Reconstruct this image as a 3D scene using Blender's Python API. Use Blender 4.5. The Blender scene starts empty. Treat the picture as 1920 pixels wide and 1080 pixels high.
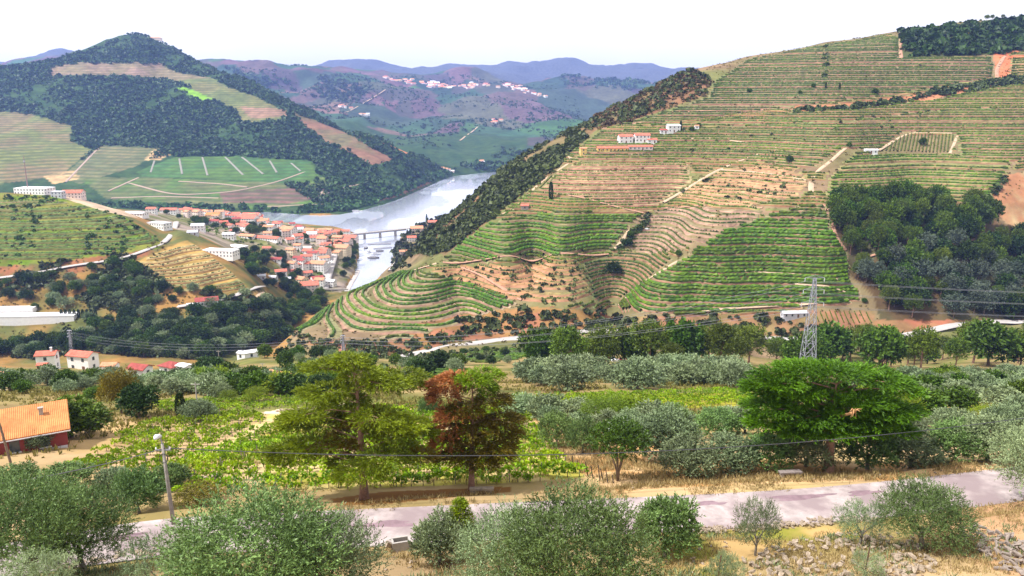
import bpy, math, random
import numpy as np
R = np.random.default_rng(7)
random.seed(7)
PI = math.pi
S = bpy.context.scene
COL = S.collection

# ------------------------------------------------------------------ camera
CZ = 200.0                      # camera height above the river
TH = math.radians(13.07)        # pitch down
FPX = 1507.0                    # focal length in pixels of the 1920 wide photograph
cam = bpy.data.cameras.new('camera')
camo = bpy.data.objects.new('camera', cam); COL.objects.link(camo)
camo.location = (0, 0, CZ); camo.rotation_euler = (PI/2 - TH, 0, 0)
cam.sensor_width = 36.0; cam.lens = 36.0 * FPX / 1920.0
cam.clip_start = 0.5; cam.clip_end = 80000
S.camera = camo

# ------------------------------------------------------------------ sky, sun, exposure
SUN_EL, SUN_AZ = math.radians(56), math.radians(-105)     # azimuth from +Y towards +X
w = bpy.data.worlds.new('World'); S.world = w; w.use_nodes = True
nt = w.node_tree; nt.nodes.clear()
def N(t, typ, **kw):
    n = t.nodes.new(typ)
    for k, v in kw.items(): setattr(n, k, v)
    return n
out = N(nt, 'ShaderNodeOutputWorld')
sky = N(nt, 'ShaderNodeTexSky', sky_type='NISHITA', sun_disc=False)
sky.sun_elevation = SUN_EL; sky.sun_rotation = SUN_AZ
sky.dust_density = 6.0; sky.air_density = 1.0
bg = N(nt, 'ShaderNodeBackground'); bg.inputs['Strength'].default_value = 0.07
cl = N(nt, 'ShaderNodeBackground'); cl.inputs['Strength'].default_value = 0.98   # bright even cloud
cl.inputs['Color'].default_value = (1.0, 0.985, 0.995, 1)
tc = N(nt, 'ShaderNodeTexCoord'); nz = N(nt, 'ShaderNodeTexNoise')
nz.inputs['Scale'].default_value = 2.2; nz.inputs['Detail'].default_value = 6
nt.links.new(tc.outputs['Generated'], nz.inputs['Vector'])
mr = N(nt, 'ShaderNodeMapRange'); mr.inputs['From Min'].default_value = .3; mr.inputs['From Max'].default_value = .7
mr.inputs['To Min'].default_value = .74; mr.inputs['To Max'].default_value = .95
nt.links.new(nz.outputs['Fac'], mr.inputs['Value'])
mx = N(nt, 'ShaderNodeMixShader')
nt.links.new(sky.outputs[0], bg.inputs['Color'])
nt.links.new(mr.outputs[0], mx.inputs[0]); nt.links.new(bg.outputs[0], mx.inputs[1]); nt.links.new(cl.outputs[0], mx.inputs[2])
nt.links.new(mx.outputs[0], out.inputs[0])
sl = bpy.data.lights.new('sun', 'SUN'); sl.energy = 4.6; sl.angle = math.radians(3); sl.color = (1, .97, .95)
so = bpy.data.objects.new('sun', sl); COL.objects.link(so)
so.rotation_euler = (PI/2 - SUN_EL, 0, -SUN_AZ + PI)
so.location = (0, 0, 400)
S.view_settings.view_transform = 'Standard'; S.view_settings.look = 'None'
S.view_settings.gamma = 1.0; S.view_settings.use_curve_mapping = False
S.view_settings.exposure = 0.74
S.render.engine = 'CYCLES'
S.cycles.use_denoising = True
S.cycles.max_bounces = 5; S.cycles.diffuse_bounces = 2; S.cycles.glossy_bounces = 2
S.cycles.transmission_bounces = 3; S.cycles.transparent_max_bounces = 4; S.cycles.volume_bounces = 1

# ------------------------------------------------------------------ helpers
def pe(px, py):
    """a pixel of the photograph -> (u = X/Y, e = (Z-CZ)/Y), the sight line through it"""
    px = np.asarray(px, float); py = np.asarray(py, float)
    v = -(py - 540) / FPX; den = math.cos(TH) + v * math.sin(TH)
    return (px - 960) / FPX / den, (-math.sin(TH) + v * math.cos(TH)) / den

def mesh(name, V, F, mats=(), attrs=None, smooth=False, mi=None):
    """V (n,3); F: list/array of faces (k,3) or (k,4) or a list of several such arrays"""
    V = np.asarray(V, np.float32)
    if isinstance(F, np.ndarray): F = [F]
    F = [np.asarray(f, np.int32) for f in F if len(f)]
    me = bpy.data.meshes.new(name)
    me.vertices.add(len(V)); me.vertices.foreach_set('co', V.ravel())
    li = np.concatenate([f.ravel() for f in F]) if F else np.zeros(0, np.int32)
    tot = np.concatenate([np.full(len(f), f.shape[1], np.int32) for f in F]) if F else np.zeros(0, np.int32)
    st = np.concatenate([[0], np.cumsum(tot)[:-1]]).astype(np.int32) if len(tot) else tot
    me.loops.add(len(li)); me.loops.foreach_set('vertex_index', li)
    me.polygons.add(len(tot)); me.polygons.foreach_set('loop_start', st); me.polygons.foreach_set('loop_total', tot)
    for m in mats: me.materials.append(m)
    if mi is not None: me.polygons.foreach_set('material_index', np.asarray(mi, np.int32))
    me.polygons.foreach_set('use_smooth', np.full(len(tot), bool(smooth)))
    if attrs:
        for k, a in attrs.items():
            a = np.asarray(a, np.float32)
            if a.ndim == 1:
                at = me.attributes.new(k, 'FLOAT', 'POINT'); at.data.foreach_set('value', a)
            else:
                at = me.attributes.new(k, 'FLOAT_COLOR', 'POINT')
                at.data.foreach_set('color', np.c_[a, np.ones(len(a))].astype(np.float32).ravel())
    me.update(calc_edges=True)
    return me

def ob(name, me=None, parent=None, loc=None, rot=None, scale=None):
    o = bpy.data.objects.new(name, me); COL.objects.link(o)
    if parent is not None: o.parent = parent
    if loc is not None: o.location = loc
    if rot is not None: o.rotation_euler = rot if hasattr(rot, '__len__') else (0, 0, rot)
    if scale is not None: o.scale = scale if hasattr(scale, '__len__') else (scale,)*3
    return o
def tag(o, label=None, cat=None, group=None, kind=None):
    if label: o['label'] = label
    if cat: o['category'] = cat
    if group: o['group'] = group
    if kind: o['kind'] = kind
    return o

class MB:
    """collects boxes, tubes and polygons into one mesh"""
    def __init__(s): s.V = []; s.F3 = []; s.F4 = []; s.n = 0
    def add(s, V, f4=(), f3=()):
        V = np.asarray(V, float).reshape(-1, 3); s.V.append(V)
        if len(f4): s.F4.append(np.asarray(f4) + s.n)
        if len(f3): s.F3.append(np.asarray(f3) + s.n)
        s.n += len(V); return s
    def box(s, c, d, rz=0.0, taper=1.0):
        x, y, z = np.asarray(d, float) / 2
        P = np.array([[-x,-y,-z],[x,-y,-z],[x,y,-z],[-x,y,-z],[-x*taper,-y*taper,z],[x*taper,-y*taper,z],[x*taper,y*taper,z],[-x*taper,y*taper,z]])
        cs, sn = math.cos(rz), math.sin(rz)
        P = np.c_[P[:,0]*cs - P[:,1]*sn, P[:,0]*sn + P[:,1]*cs, P[:,2]] + np.asarray(c, float)
        return s.add(P, [[0,3,2,1],[4,5,6,7],[0,1,5,4],[1,2,6,5],[2,3,7,6],[3,0,4,7]])
    def tube(s, pts, rad, k=8, cap=True):
        pts = np.asarray(pts, float); n = len(pts)
        rad = np.broadcast_to(np.asarray(rad, float), (n,))
        T = np.gradient(pts, axis=0); T /= np.linalg.norm(T, axis=1)[:, None] + 1e-9
        ref = np.array([0, 0, 1.0]) if abs(T[:, 2]).mean() < .8 else np.array([1.0, 0, 0])
        A = np.cross(T, ref); A /= np.linalg.norm(A, axis=1)[:, None] + 1e-9
        B = np.cross(T, A)
        a = np.arange(k) * 2*PI/k
        V = pts[:, None, :] + rad[:, None, None] * (np.cos(a)[None, :, None]*A[:, None, :] + np.sin(a)[None, :, None]*B[:, None, :])
        i = np.arange(n-1)[:, None]*k; j = np.arange(k)[None, :]; j2 = (j+1) % k
        f = np.stack([i+j, i+j2, i+k+j2, i+k+j], -1).reshape(-1, 4)
        V = V.reshape(-1, 3); f3 = []
        if cap:
            V = np.vstack([V, pts[0], pts[-1]]); a0 = n*k; b0 = n*k+1
            jj = np.arange(k); jn = (jj+1) % k
            f3 = np.vstack([np.c_[jn, jj, np.full(k, a0)], np.c_[(n-1)*k+jj, (n-1)*k+jn, np.full(k, b0)]])
        return s.add(V, f, f3)
    def bar(s, a, b, r, k=4): return s.tube([a, b], r, k)
    def mesh(s, name, mat, smooth=False):
        V = np.vstack(s.V); F = []
        if s.F4: F.append(np.vstack(s.F4))
        if s.F3: F.append(np.vstack(s.F3))
        return mesh(name, V, F, [mat] if mat else [], smooth=smooth)
    def build(s, name, mat, parent=None, smooth=False, **kw):
        return ob(name, s.mesh(name, mat, smooth), parent, **kw)

# ------------------------------------------------------------------ materials
MATS = {}
def sat(c, k=1.3, v=.9):
    c = np.asarray(c, float); g = (c*np.array([.3, .59, .11])).sum(-1, keepdims=True)
    return np.clip((g+(c-g)*k)*v, .004, .9)
def mat(name, color, rough=.85, var=.25, scale=3.0, bump=0.0, attr=None, spec=.2, metal=0.0, detail=6.0, hue=None, coords='Object'):
    """procedural material: base colour (or colour attribute) broken up by fractal noise, with optional bump"""
    if name in MATS: return MATS[name]
    m = bpy.data.materials.new(name); m.use_nodes = True; t = m.node_tree
    b = t.nodes['Principled BSDF']; L = t.links.new
    b.inputs['Roughness'].default_value = rough; b.inputs['Specular IOR Level'].default_value = spec
    b.inputs['Metallic'].default_value = metal
    co = N(t, 'ShaderNodeTexCoord'); no = N(t, 'ShaderNodeTexNoise')
    no.inputs['Scale'].default_value = scale; no.inputs['Detail'].default_value = detail; no.inputs['Roughness'].default_value = .65
    L(co.outputs[coords], no.inputs['Vector'])
    r = N(t, 'ShaderNodeMapRange'); r.inputs['From Min'].default_value = .28; r.inputs['From Max'].default_value = .72
    r.inputs['To Min'].default_value = 1-var; r.inputs['To Max'].default_value = 1+var
    L(no.outputs['Fac'], r.inputs['Value'])
    mu = N(t, 'ShaderNodeMix', data_type='RGBA', blend_type='MULTIPLY'); mu.inputs['Factor'].default_value = 1
    if attr:
        a = N(t, 'ShaderNodeAttribute', attribute_name=attr); L(a.outputs['Color'], mu.inputs[6])
    else: mu.inputs[6].default_value = (*color, 1)
    L(r.outputs[0], mu.inputs[7])
    last = mu.outputs[2]
    if hue:      # second colour mixed in by another noise
        n2 = N(t, 'ShaderNodeTexNoise'); n2.inputs['Scale'].default_value = scale*.37; n2.inputs['Detail'].default_value = 4
        L(co.outputs[coords], n2.inputs['Vector'])
        r2 = N(t, 'ShaderNodeMapRange'); r2.inputs['From Min'].default_value = .45; r2.inputs['From Max'].default_value = .62
        L(n2.outputs['Fac'], r2.inputs['Value'])
        m2 = N(t, 'ShaderNodeMix', data_type='RGBA'); L(r2.outputs[0], m2.inputs[0]); L(last, m2.inputs[6]); m2.inputs[7].default_value = (*hue, 1)
        last = m2.outputs[2]
    L(last, b.inputs['Base Color'])
    if bump:
        bp = N(t, 'ShaderNodeBump'); bp.inputs['Strength'].default_value = .8; bp.inputs['Distance'].default_value = bump
        L(no.outputs['Fac'], bp.inputs['Height']); L(bp.outputs[0], b.inputs['Normal'])
    MATS[name] = m; return m

def leafmat(name, c1, c2, trans=.35, rough=.55):
    """leaves: colour varies leaf by leaf (attribute lv) and plant by plant, some light passes through"""
    if name in MATS: return MATS[name]
    c1 = sat(c1, 1.4, .34); c2 = sat(c2, 1.38, .78); trans *= .55
    m = bpy.data.materials.new(name); m.use_nodes = True; t = m.node_tree; L = t.links.new
    b = t.nodes['Principled BSDF']; o = t.nodes['Material Output']
    a = N(t, 'ShaderNodeAttribute', attribute_name='lv'); oi = N(t, 'ShaderNodeObjectInfo')
    mx = N(t, 'ShaderNodeMix', data_type='RGBA'); mx.inputs[6].default_value = (*c1, 1); mx.inputs[7].default_value = (*c2, 1)
    L(a.outputs['Fac'], mx.inputs[0])
    hs = N(t, 'ShaderNodeHueSaturation')
    r = N(t, 'ShaderNodeMapRange'); r.inputs['To Min'].default_value = .72; r.inputs['To Max'].default_value = 1.25
    L(oi.outputs['Random'], r.inputs['Value']); L(r.outputs[0], hs.inputs['Value'])
    r3 = N(t, 'ShaderNodeMapRange'); r3.inputs['To Min'].default_value = .485; r3.inputs['To Max'].default_value = .515
    ml = N(t, 'ShaderNodeMath', operation='FRACT'); mm = N(t, 'ShaderNodeMath', operation='MULTIPLY'); mm.inputs[1].default_value = 7.31
    L(oi.outputs['Random'], mm.inputs[0]); L(mm.outputs[0], ml.inputs[0]); L(ml.outputs[0], r3.inputs['Value']); L(r3.outputs[0], hs.inputs['Hue'])
    L(mx.outputs[2], hs.inputs['Color']); L(hs.outputs[0], b.inputs['Base Color'])
    b.inputs['Roughness'].default_value = rough; b.inputs['Specular IOR Level'].default_value = .25
    tr = N(t, 'ShaderNodeBsdfTranslucent'); L(hs.outputs[0], tr.inputs['Color'])
    ms = N(t, 'ShaderNodeMixShader'); ms.inputs[0].default_value = trans
    L(b.outputs[0], ms.inputs[1]); L(tr.outputs[0], ms.inputs[2]); L(ms.outputs[0], o.inputs['Surface'])
    MATS[name] = m; return m
# ------------------------------------------------------------------ terrain
# control points: (pixel x, pixel y, distance Y) on the visible land; the land between them is a smooth interpolation
CP = []
def cp(s):
    for t in s.split(): CP.append(tuple(float(q) for q in t.split(',')))
# the slope under the camera
for x in (-300, 100, 500, 960, 1400, 1800, 2200):
    CP += [(x, 1600, 4), (x, 1400, 12), (x, 1180, 30)]
cp('120,1068,46 400,1060,46 760,1060,46 1100,1050,47 1500,1020,50 1800,985,53 -300,1080,44 2300,960,56')
cp('-300,1030,52 120,1025,52 400,985,55.5 700,960,58 960,950,58.5 1250,940,59.5 1500,935,60 1800,912,62.5 2300,890,64')
cp('100,950,62 400,930,63 700,915,65.5 960,902,66 1250,890,67 1500,880,67.5 1850,875,68')
cp('-300,850,85 100,855,84 400,850,84 700,850,83 960,850,83 1250,850,80 1500,840,80 1850,840,82 2300,840,82')
cp('-300,800,105 100,800,105 400,800,105 700,800,105 960,800,105 1250,800,103 1500,790,105 1850,790,110 2300,790,110')
cp('-300,750,140 100,755,140 400,755,140 700,750,140 960,750,140 1250,750,140 1500,745,145 1850,745,155 2300,745,155')
cp('-300,715,200 100,718,195 400,720,190 700,718,190 960,720,185 1250,715,195 1500,712,205 1850,710,215 2300,715,215')
cp('-300,690,300 0,690,300 100,690,300 250,694,310 400,688,320 460,672,350 600,668,350 700,680,300 820,692,260 960,690,260 1150,688,290 1350,690,290 1500,688,290 1850,680,320 2300,680,320')
# the side valley behind
cp('-300,705,420 0,705,420 100,705,420 300,702,430 460,700,450 560,672,440 650,664,420 720,672,400 860,674,390 960,668,400 1150,662,410 1350,664,410 1600,660,410 1850,640,430 2300,640,430')
cp('-300,692,500 0,690,500 150,686,510 300,686,510 420,685,540 500,660,590 540,640,640')
# road at the foot of the terraced hill
cp('760,667,452 900,641,468 980,632,474 1170,619,480 1300,630,474 1440,634,468 1600,640,460 1720,626,466 1820,609,478 1900,605,480 2300,600,480')
# terraced hill: foot, faces, spur
HF = len(CP)
cp('556,622,500 700,637,472 850,622,482 960,577,520 600,588,558 640,556,600 700,533,645 750,512,675 800,494,690')
cp('620,622,494 760,600,506 760,560,548 850,540,584 900,555,560 860,510,620 1000,562,530 1100,525,572 1000,500,622 1100,470,655 950,470,645 1180,440,690 1050,440,675')
cp('1150,400,730 1180,350,795 1100,330,820 1200,300,870 1190,268,915 1280,240,955 1350,200,1010 1400,150,1090')
cp('1150,583,540 1200,560,522 1195,533,562 1235,510,556 1280,490,556 1300,468,572 1350,432,598 1440,402,628 1530,372,655 1522,340,690 1590,272,775')
cp('1165,505,612 1205,470,655 1255,425,705 1300,385,735 1400,360,735 1450,320,765')
cp('1300,585,488 1400,560,502 1400,500,545 1500,480,556 1500,560,500 1600,520,524 1560,450,575 1300,530,526')
cp('1650,565,490 1650,480,545 1650,400,615 1800,560,500 1800,480,555 1850,400,625 1900,330,705 1700,340,730 1650,270,820 1800,270,825 1650,200,935 1800,180,965 1920,200,930 1750,120,1070 1900,100,1090')
cp('2100,500,540 2100,350,700 2100,200,930 2100,100,1080 2350,350,700 2350,150,980')
cp('820,482,664 900,427,722 960,382,780 1040,322,855 1062,287,905 1122,242,985')
RID = [(780,478,800),(790,456,830),(830,415,860),(860,392,885),(900,360,930),(930,332,970),(985,295,1020),(1040,262,1060),(1110,224,1100),(1180,190,1130),(1240,157,1160),(1290,132,1200),(1400,107,1240),(1550,78,1250),(1690,57,1250),(1800,42,1250),(1920,32,1250),(2200,5,1260),(2500,0,1260)]
CP += RID
REFY = [(130,1150),(150,1085),(200,1010),(262,920),(300,870),(350,795),(400,725),(440,680),(470,640),(520,562),(580,510),(632,475)]
def hillY(x, y, Y):     # the same face at a steadier, steeper slope
    ref = np.interp(y, [r[0] for r in REFY], [r[1] for r in REFY]); e = float(pe(x, y)[1])
    r = Y/ref if y > 130 else Y/1150
    return 355.5/(.45-e) * (r**.5 if x > 1120 and r < 1.0 else r)
for i in range(HF, len(CP)): CP[i] = (CP[i][0], CP[i][1], hillY(*CP[i]))
RID = [(x, y, hillY(x, y, Y)) for x, y, Y in RID]
for x, y, Y in RID:
    if x > 850: CP += [(x, y+28, Y+130), (x, y+75, Y+330)]
for x, Y in ((1100,1500),(1250,2000),(1400,2100),(1600,2100),(1900,2100),(2300,2100)): CP.append((x, 300, Y))
for x, Y in ((1150,2700),(1300,2900),(1500,2900),(1900,2900),(2300,2900)): CP.append((x, 265, Y))
for x, Y in ((1250,4500),(1500,4500),(1900,4500),(2300,4500)): CP.append((x, 215, Y))
# hill on the left with the road, town spur
cp('-300,655,560 0,652,560 100,652,560 250,655,560 400,655,575 480,630,620 530,600,690')
cp('-300,600,600 0,598,600 100,600,600 200,590,605 300,600,610 400,600,620 450,590,640 520,575,720')
cp('-300,520,650 0,525,648 100,507,662 200,490,678 300,462,712 340,440,760 300,520,655 380,560,634 440,545,660 480,552,670')
cp('-300,440,710 0,445,705 100,450,702 200,440,715 270,445,720 420,490,712 500,525,760 350,475,715')
cp('-300,365,800 0,362,800 90,366,800 160,380,795 220,400,785 270,425,775 310,450,765')
cp('-300,378,900 0,375,900 90,376,900 200,392,900 280,400,930')
cp('450,470,865 430,450,900 520,465,900 560,470,930 470,430,1000 540,440,1060 600,460,990 300,396,1080 400,404,1150 470,414,1200 400,425,1020 330,415,960')
cp('540,424,1225 600,432,1190 640,440,1150 655,460,1060 660,480,990 640,500,930 620,520,880 640,543,838 580,540,830 560,515,860 520,500,840')
# river bed
cp('-300,400,1430 100,402,1420 300,404,1400 560,412,1330 700,412,1330 760,392,1500 860,345,1960 700,460,1110 690,500,960 670,530,890')
cp('735,470,1070 740,492,1000 700,531,880')
# wooded mountain
cp('-300,385,1560 0,380,1580 200,383,1570 350,385,1560 500,388,1545 620,388,1540 700,378,1610 760,360,1760 800,345,1900')
cp('-300,330,1640 0,335,1640 200,352,1640 350,352,1640 500,366,1610 600,375,1580 680,365,1650')
cp('-300,220,2200 0,225,2180 100,180,2350 200,150,2480 300,120,2620 200,250,2060 300,200,2270 400,180,2370 400,240,2120 500,260,2020 600,300,1870 700,340,1740 300,300,1830 450,310,1800 100,300,1830')
MRID = [(-400,140,2650),(-200,135,2650),(0,128,2650),(60,124,2650),(110,118,2660),(150,103,2700),(200,86,2750),(250,70,2800),(290,66,2830),(330,78,2800),(400,116,2700),(460,156,2560),(520,186,2420),(600,222,2260),(700,262,2150),(790,302,2080),(840,322,2090)]
CP += MRID
for x, y, Y in MRID:
    if x < 750: CP += [(x, y+22, Y+250), (x, y+55, Y+650)]
# far hills with the village
cp('300,180,4000 -300,180,4200 100,180,4200')
cp('380,122,5200 470,116,5200 560,119,5200 640,130,5400 720,141,5700 800,133,6000 880,133,6000 960,141,6000 1040,148,6000 1100,151,6000 1180,155,6000 1250,160,6000 1350,162,6000')
cp('860,160,5300 760,156,5400 960,170,5200 700,180,4500 640,200,4000 600,190,4300 560,160,4700 500,150,4700 800,200,4300 900,200,4400 1000,200,4500 1100,200,4700 1180,180,5200')
cp('900,240,3500 800,240,3500 1000,240,3600 1100,240,3700 750,280,2850 850,290,2660 950,290,2620 900,314,2360 700,240,3300 1050,260,3350 820,314,2380 960,312,2380 1050,300,2500 640,225,3300')
cp('380,140,6900 600,140,6900 800,150,6900 1000,155,6900 1200,165,6900 1600,170,6900 2200,170,6900 -200,150,5500 100,150,5500 250,150,5500')
# distant blue ranges
cp('-300,118,6900 0,116,6900 60,107,6900 110,92,6900 150,97,6900 220,112,6900 320,125,6900 0,130,7800 110,130,7800 300,140,7800')
cp('520,135,8000 620,121,8300 690,114,8300 740,124,8300 800,128,8300 830,122,8300 900,126,8300 950,116,8300 1020,122,8300 1080,114,8300 1150,124,8300 1200,119,8300 1290,127,8300 1400,135,8300 1700,140,8300 2300,140,8300 400,140,8300 -300,140,8300')
cp('620,150,9600 900,150,9600 1200,150,9600 1700,150,9600 200,150,9600 -300,150,9600 2300,150,9600')

CPa = np.array(CP); cu, ce = pe(CPa[:, 0], CPa[:, 1]); cv = np.log(CPa[:, 2])
KV = .42
def kern(d2): return np.power(d2 + 1e-9, .8)         # r^1.6
P = np.c_[cu, cv*KV]; n = len(P)
D2 = ((P[:, None] - P[None])**2).sum(-1)
A = np.zeros((n+3, n+3)); A[:n, :n] = kern(D2) + np.eye(n)*2e-5; A[:n, n] = 1; A[:n, n+1:] = P; A[n:, :n] = A[:n, n:].T
wts = np.linalg.solve(A, np.r_[ce, 0, 0, 0])
def evalE(u, v):
    q = np.c_[u.ravel(), v.ravel()*KV]; out = np.empty(len(q))
    for i in range(0, len(q), 20000):
        s = q[i:i+20000]; d2 = (s**2).sum(1)[:, None] + (P**2).sum(1)[None] - 2*s @ P.T
        out[i:i+20000] = kern(np.maximum(d2, 0)) @ wts[:n] + wts[n] + s @ wts[n+1:n+3]
    return out.reshape(u.shape)

# coarse evaluation, then refinement to the mesh grid
GU = np.linspace(-.86, .86, 581)
YB = [(3, 22, 14), (22, 44, 40), (44, 72, 110), (72, 350, 200), (350, 470, 70), (470, 1260, 300), (1260, 2900, 200), (2900, 6500, 110), (6500, 9800, 50)]
GV = np.concatenate([np.linspace(math.log(a), math.log(b), k, endpoint=False) for a, b, k in YB] + [[math.log(9800)]])
cU = np.linspace(GU[0], GU[-1], 216); cV = np.interp(np.linspace(0, len(GV)-1, 420), np.arange(len(GV)), GV)
cE = evalE(*np.meshgrid(cU, cV))
def up1(x, xp, A):      # Catmull-Rom along axis 0 on a (piecewise) regular grid
    k = np.interp(x, xp, np.arange(len(xp))); i = np.clip(k.astype(int), 0, len(xp)-2); f = (k-i)[:, None]
    g = lambda j: A[np.clip(j, 0, len(xp)-1)]
    a, b, c, d = g(i-1), g(i), g(i+1), g(i+2)
    return .5*((2*b) + (c-a)*f + (2*a-5*b+4*c-d)*f**2 + (3*b-a-3*c+d)*f**3)
GE = up1(GU, cU, up1(GV, cV, cE).T).T                # rows: distance, columns: bearing
UU, VV = np.meshgrid(GU, GV); YY = np.exp(VV); XX = UU*YY
ZZ = CZ + GE*YY

def vnoise(x, y, seed=0):
    """smooth value noise"""
    xi = np.floor(x).astype(np.int64); yi = np.floor(y).astype(np.int64); fx = x-xi; fy = y-yi
    fx = fx*fx*(3-2*fx); fy = fy*fy*(3-2*fy)
    def h(a, b):
        k = (a*374761393 + b*668265263 + seed*1442695041) & 0xffffffff
        k = ((k ^ (k >> 13)) * 1274126177) & 0xffffffff
        return ((k ^ (k >> 16)) & 0xffff) / 65535.0
    return (h(xi, yi)*(1-fx) + h(xi+1, yi)*fx)*(1-fy) + (h(xi, yi+1)*(1-fx) + h(xi+1, yi+1)*fx)*fy - .5
def fbm(x, y, s, o=4, seed=0):
    r = 0; a = 1.0
    for k in range(o): r = r + a*vnoise(x/s, y/s, seed+k); a *= .5; s *= .5
    return r
# uneven ground at each distance's own scale
far = np.clip((YY-1400)/1500, 0, 1); mid = np.clip((YY-380)/150, 0, 1)*(1-far)
rdg = .5-np.abs(fbm(XX*1.0, YY*.55, 520, 4, 3))*1.6
vf = np.clip((YY-2300)/700, 0, 1)*np.clip((7000-YY)/800, .25, 1)
ZZ += far*(1-.5*vf)*fbm(XX, YY, 420, 5, 3)*np.clip(YY/2600, .4, 3)*34 + vf*(rdg-.25)*80 + np.clip((YY-1550)/500, 0, 1)*np.clip((2750-YY)/200, 0, 1)*(.4-np.abs(fbm(XX, YY*.5, 260, 4, 13))*1.5)*22 + mid*fbm(XX, YY, 60, 3, 9)*2.2 + (1-mid-far)*fbm(XX, YY, 9, 4, 5)*np.clip((YY-20)/60, 0.1, 1)*.9

# river: outline in the photograph at water level, hidden reach to the left by bearing and distance
RIV = [(640,552),(664,515),(671,482),(672,458),(668,441),(640,434),(600,431),(560,428),(520,424),(480,421)]
RIV2 = [(500,397),(560,402),(600,404),(640,402),(680,394),(720,383),(748,373),(772,362),(800,350),(826,338),(850,330),(880,327),(905,324),(935,322),(965,321)]
RIV3 = [(955,340),(930,352),(905,362),(872,382),(846,402),(815,412),(785,424),(757,440),(742,462),(737,482),(733,500),(700,531),(660,552)]
def at0(p, z=0.0):
    u, e = pe([q[0] for q in p], [q[1] for q in p]); Y = (z-CZ)/e
    return np.c_[u*Y, Y]
hid = np.array([(-560., 1330.), (-900, 1360), (-1400, 1380), (-1400, 1500), (-900, 1480), (-560, 1455)])
RIVP = np.vstack([at0(RIV), hid, at0(RIV2), at0(RIV3)])
def inpoly(x, y, P):
    r = np.zeros(x.shape, bool); j = len(P)-1
    for i in range(len(P)):
        xi, yi = P[i]; xj, yj = P[j]
        if yi != yj: r ^= ((yi > y) != (yj > y)) & (x < (xj-xi)*(y-yi)/(yj-yi) + xi)
        j = i
    return r
def dline(x, y, P, closed=False):
    d = np.full(x.shape, 1e9); t_ = np.zeros(x.shape); L = 0.0
    m = len(P) if closed else len(P)-1
    for i in range(m):
        a = P[i]; b = P[(i+1) % len(P)]; e = b-a; l2 = (e**2).sum()+1e-12
        t = np.clip(((x-a[0])*e[0] + (y-a[1])*e[1])/l2, 0, 1)
        q = np.hypot(x-a[0]-t*e[0], y-a[1]-t*e[1]); k = q < d
        d = np.where(k, q, d); t_ = np.where(k, i+t, t_)
    return d, t_
rs = (GV > math.log(700)) & (GV < math.log(2900))
xs, ys = XX[rs], YY[rs]
dr, _ = dline(xs, ys, RIVP, True); ins = inpoly(xs, ys, RIVP)
z = ZZ[rs]
z = np.where(ins, np.minimum(z, -.6-np.minimum(dr*.25, 7)), np.minimum(np.maximum(z, 1.6+np.minimum(dr*.05, 2)), 2.2+.6*np.minimum(dr, 40)+1.5*np.maximum(dr-40, 0)))
ZZ[rs] = z
ZZ = np.where((YY > 300) & ~((YY > 700) & (YY < 2900)), np.maximum(ZZ, 2.0), ZZ)

def hz(x, y):
    """ground height"""
    x = np.asarray(x, float); y = np.asarray(y, float); u = x/y
    k = np.interp(np.log(y), GV, np.arange(len(GV))); i = np.clip(k.astype(int), 0, len(GV)-2); f = k-i
    q = np.clip((u-GU[0])/(GU[1]-GU[0]), 0, len(GU)-1.001); j = q.astype(int); g = q-j
    return (ZZ[i, j]*(1-g)+ZZ[i, j+1]*g)*(1-f) + (ZZ[i+1, j]*(1-g)+ZZ[i+1, j+1]*g)*f
def cast(px, py, y0=15, y1=16000):
    """where the sight line through a pixel meets the ground between two distances (else the nearest miss)"""
    u, e = pe(px, py); u = float(u); e = float(e)
    i0 = np.searchsorted(GV, math.log(y0)); i1 = min(np.searchsorted(GV, math.log(y1))+1, len(GV))
    q = min(max((u-GU[0])/(GU[1]-GU[0]), 0), len(GU)-1.001); j = int(q); g = q-j
    zc = ZZ[i0:i1, j]*(1-g) + ZZ[i0:i1, j+1]*g; Yc = np.exp(GV[i0:i1]); h = (zc-CZ)/Yc - e
    k = np.argmax(h >= 0)
    if not (h >= 0).any(): Y = Yc[np.argmax(h)]
    elif k == 0: Y = Yc[0]
    else: f = -h[k-1]/(h[k]-h[k-1]); Y = Yc[k-1] + f*(Yc[k]-Yc[k-1])
    return np.array([u*Y, Y, float(hz(u*Y, Y))])
def castl(pts, y0=15, y1=16000, step=None, closed=False):
    pts = [tuple(p) for p in pts]
    if step:
        o = []; m = len(pts) if closed else len(pts)-1
        for i in range(m):
            a, b = pts[i], pts[(i+1) % len(pts)]; k = max(1, int(math.hypot(b[0]-a[0], b[1]-a[1])/step))
            o += [(a[0]+(b[0]-a[0])*t/k, a[1]+(b[1]-a[1])*t/k) for t in range(k)]
        if not closed: o.append(pts[-1])
        pts = o
    return np.array([cast(x, y, y0, y1) for x, y in pts])
def pts(s): return [tuple(float(q) for q in t.split(',')) for t in s.split()]
# ------------------------------------------------------------------ the near road: level bench cut into the slope
def smooth(a, k=3, it=1):
    a = np.asarray(a, float)
    for _ in range(it):
        p = np.pad(a, ((k, k), (0, 0)), 'edge') if a.ndim == 2 else np.pad(a, k, 'edge')
        a = sum(p[i:i+len(a)] for i in range(2*k+1))/(2*k+1)
    return a
RW = 2.75
road_c = castl(pts('-250,1085 -100,1068 100,1040 200,1015 330,997 500,998 700,988 960,975 1250,963 1400,956 1600,943 1760,926 1870,910 2000,893 2200,878'), 40, 80, 25)
road_c = smooth(road_c, 4, 3)
near = (YY > 35) & (YY < 90)
d, t = dline(XX[near], YY[near], road_c[:, :2])
zr = np.interp(t, np.arange(len(road_c)), road_c[:, 2])
k = np.clip((d-RW-.5)/4.0, 0, 1); k = k*k*(3-2*k)
ZZ[near] = ZZ[near]*k + (zr-.03)*(1-k)

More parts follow.
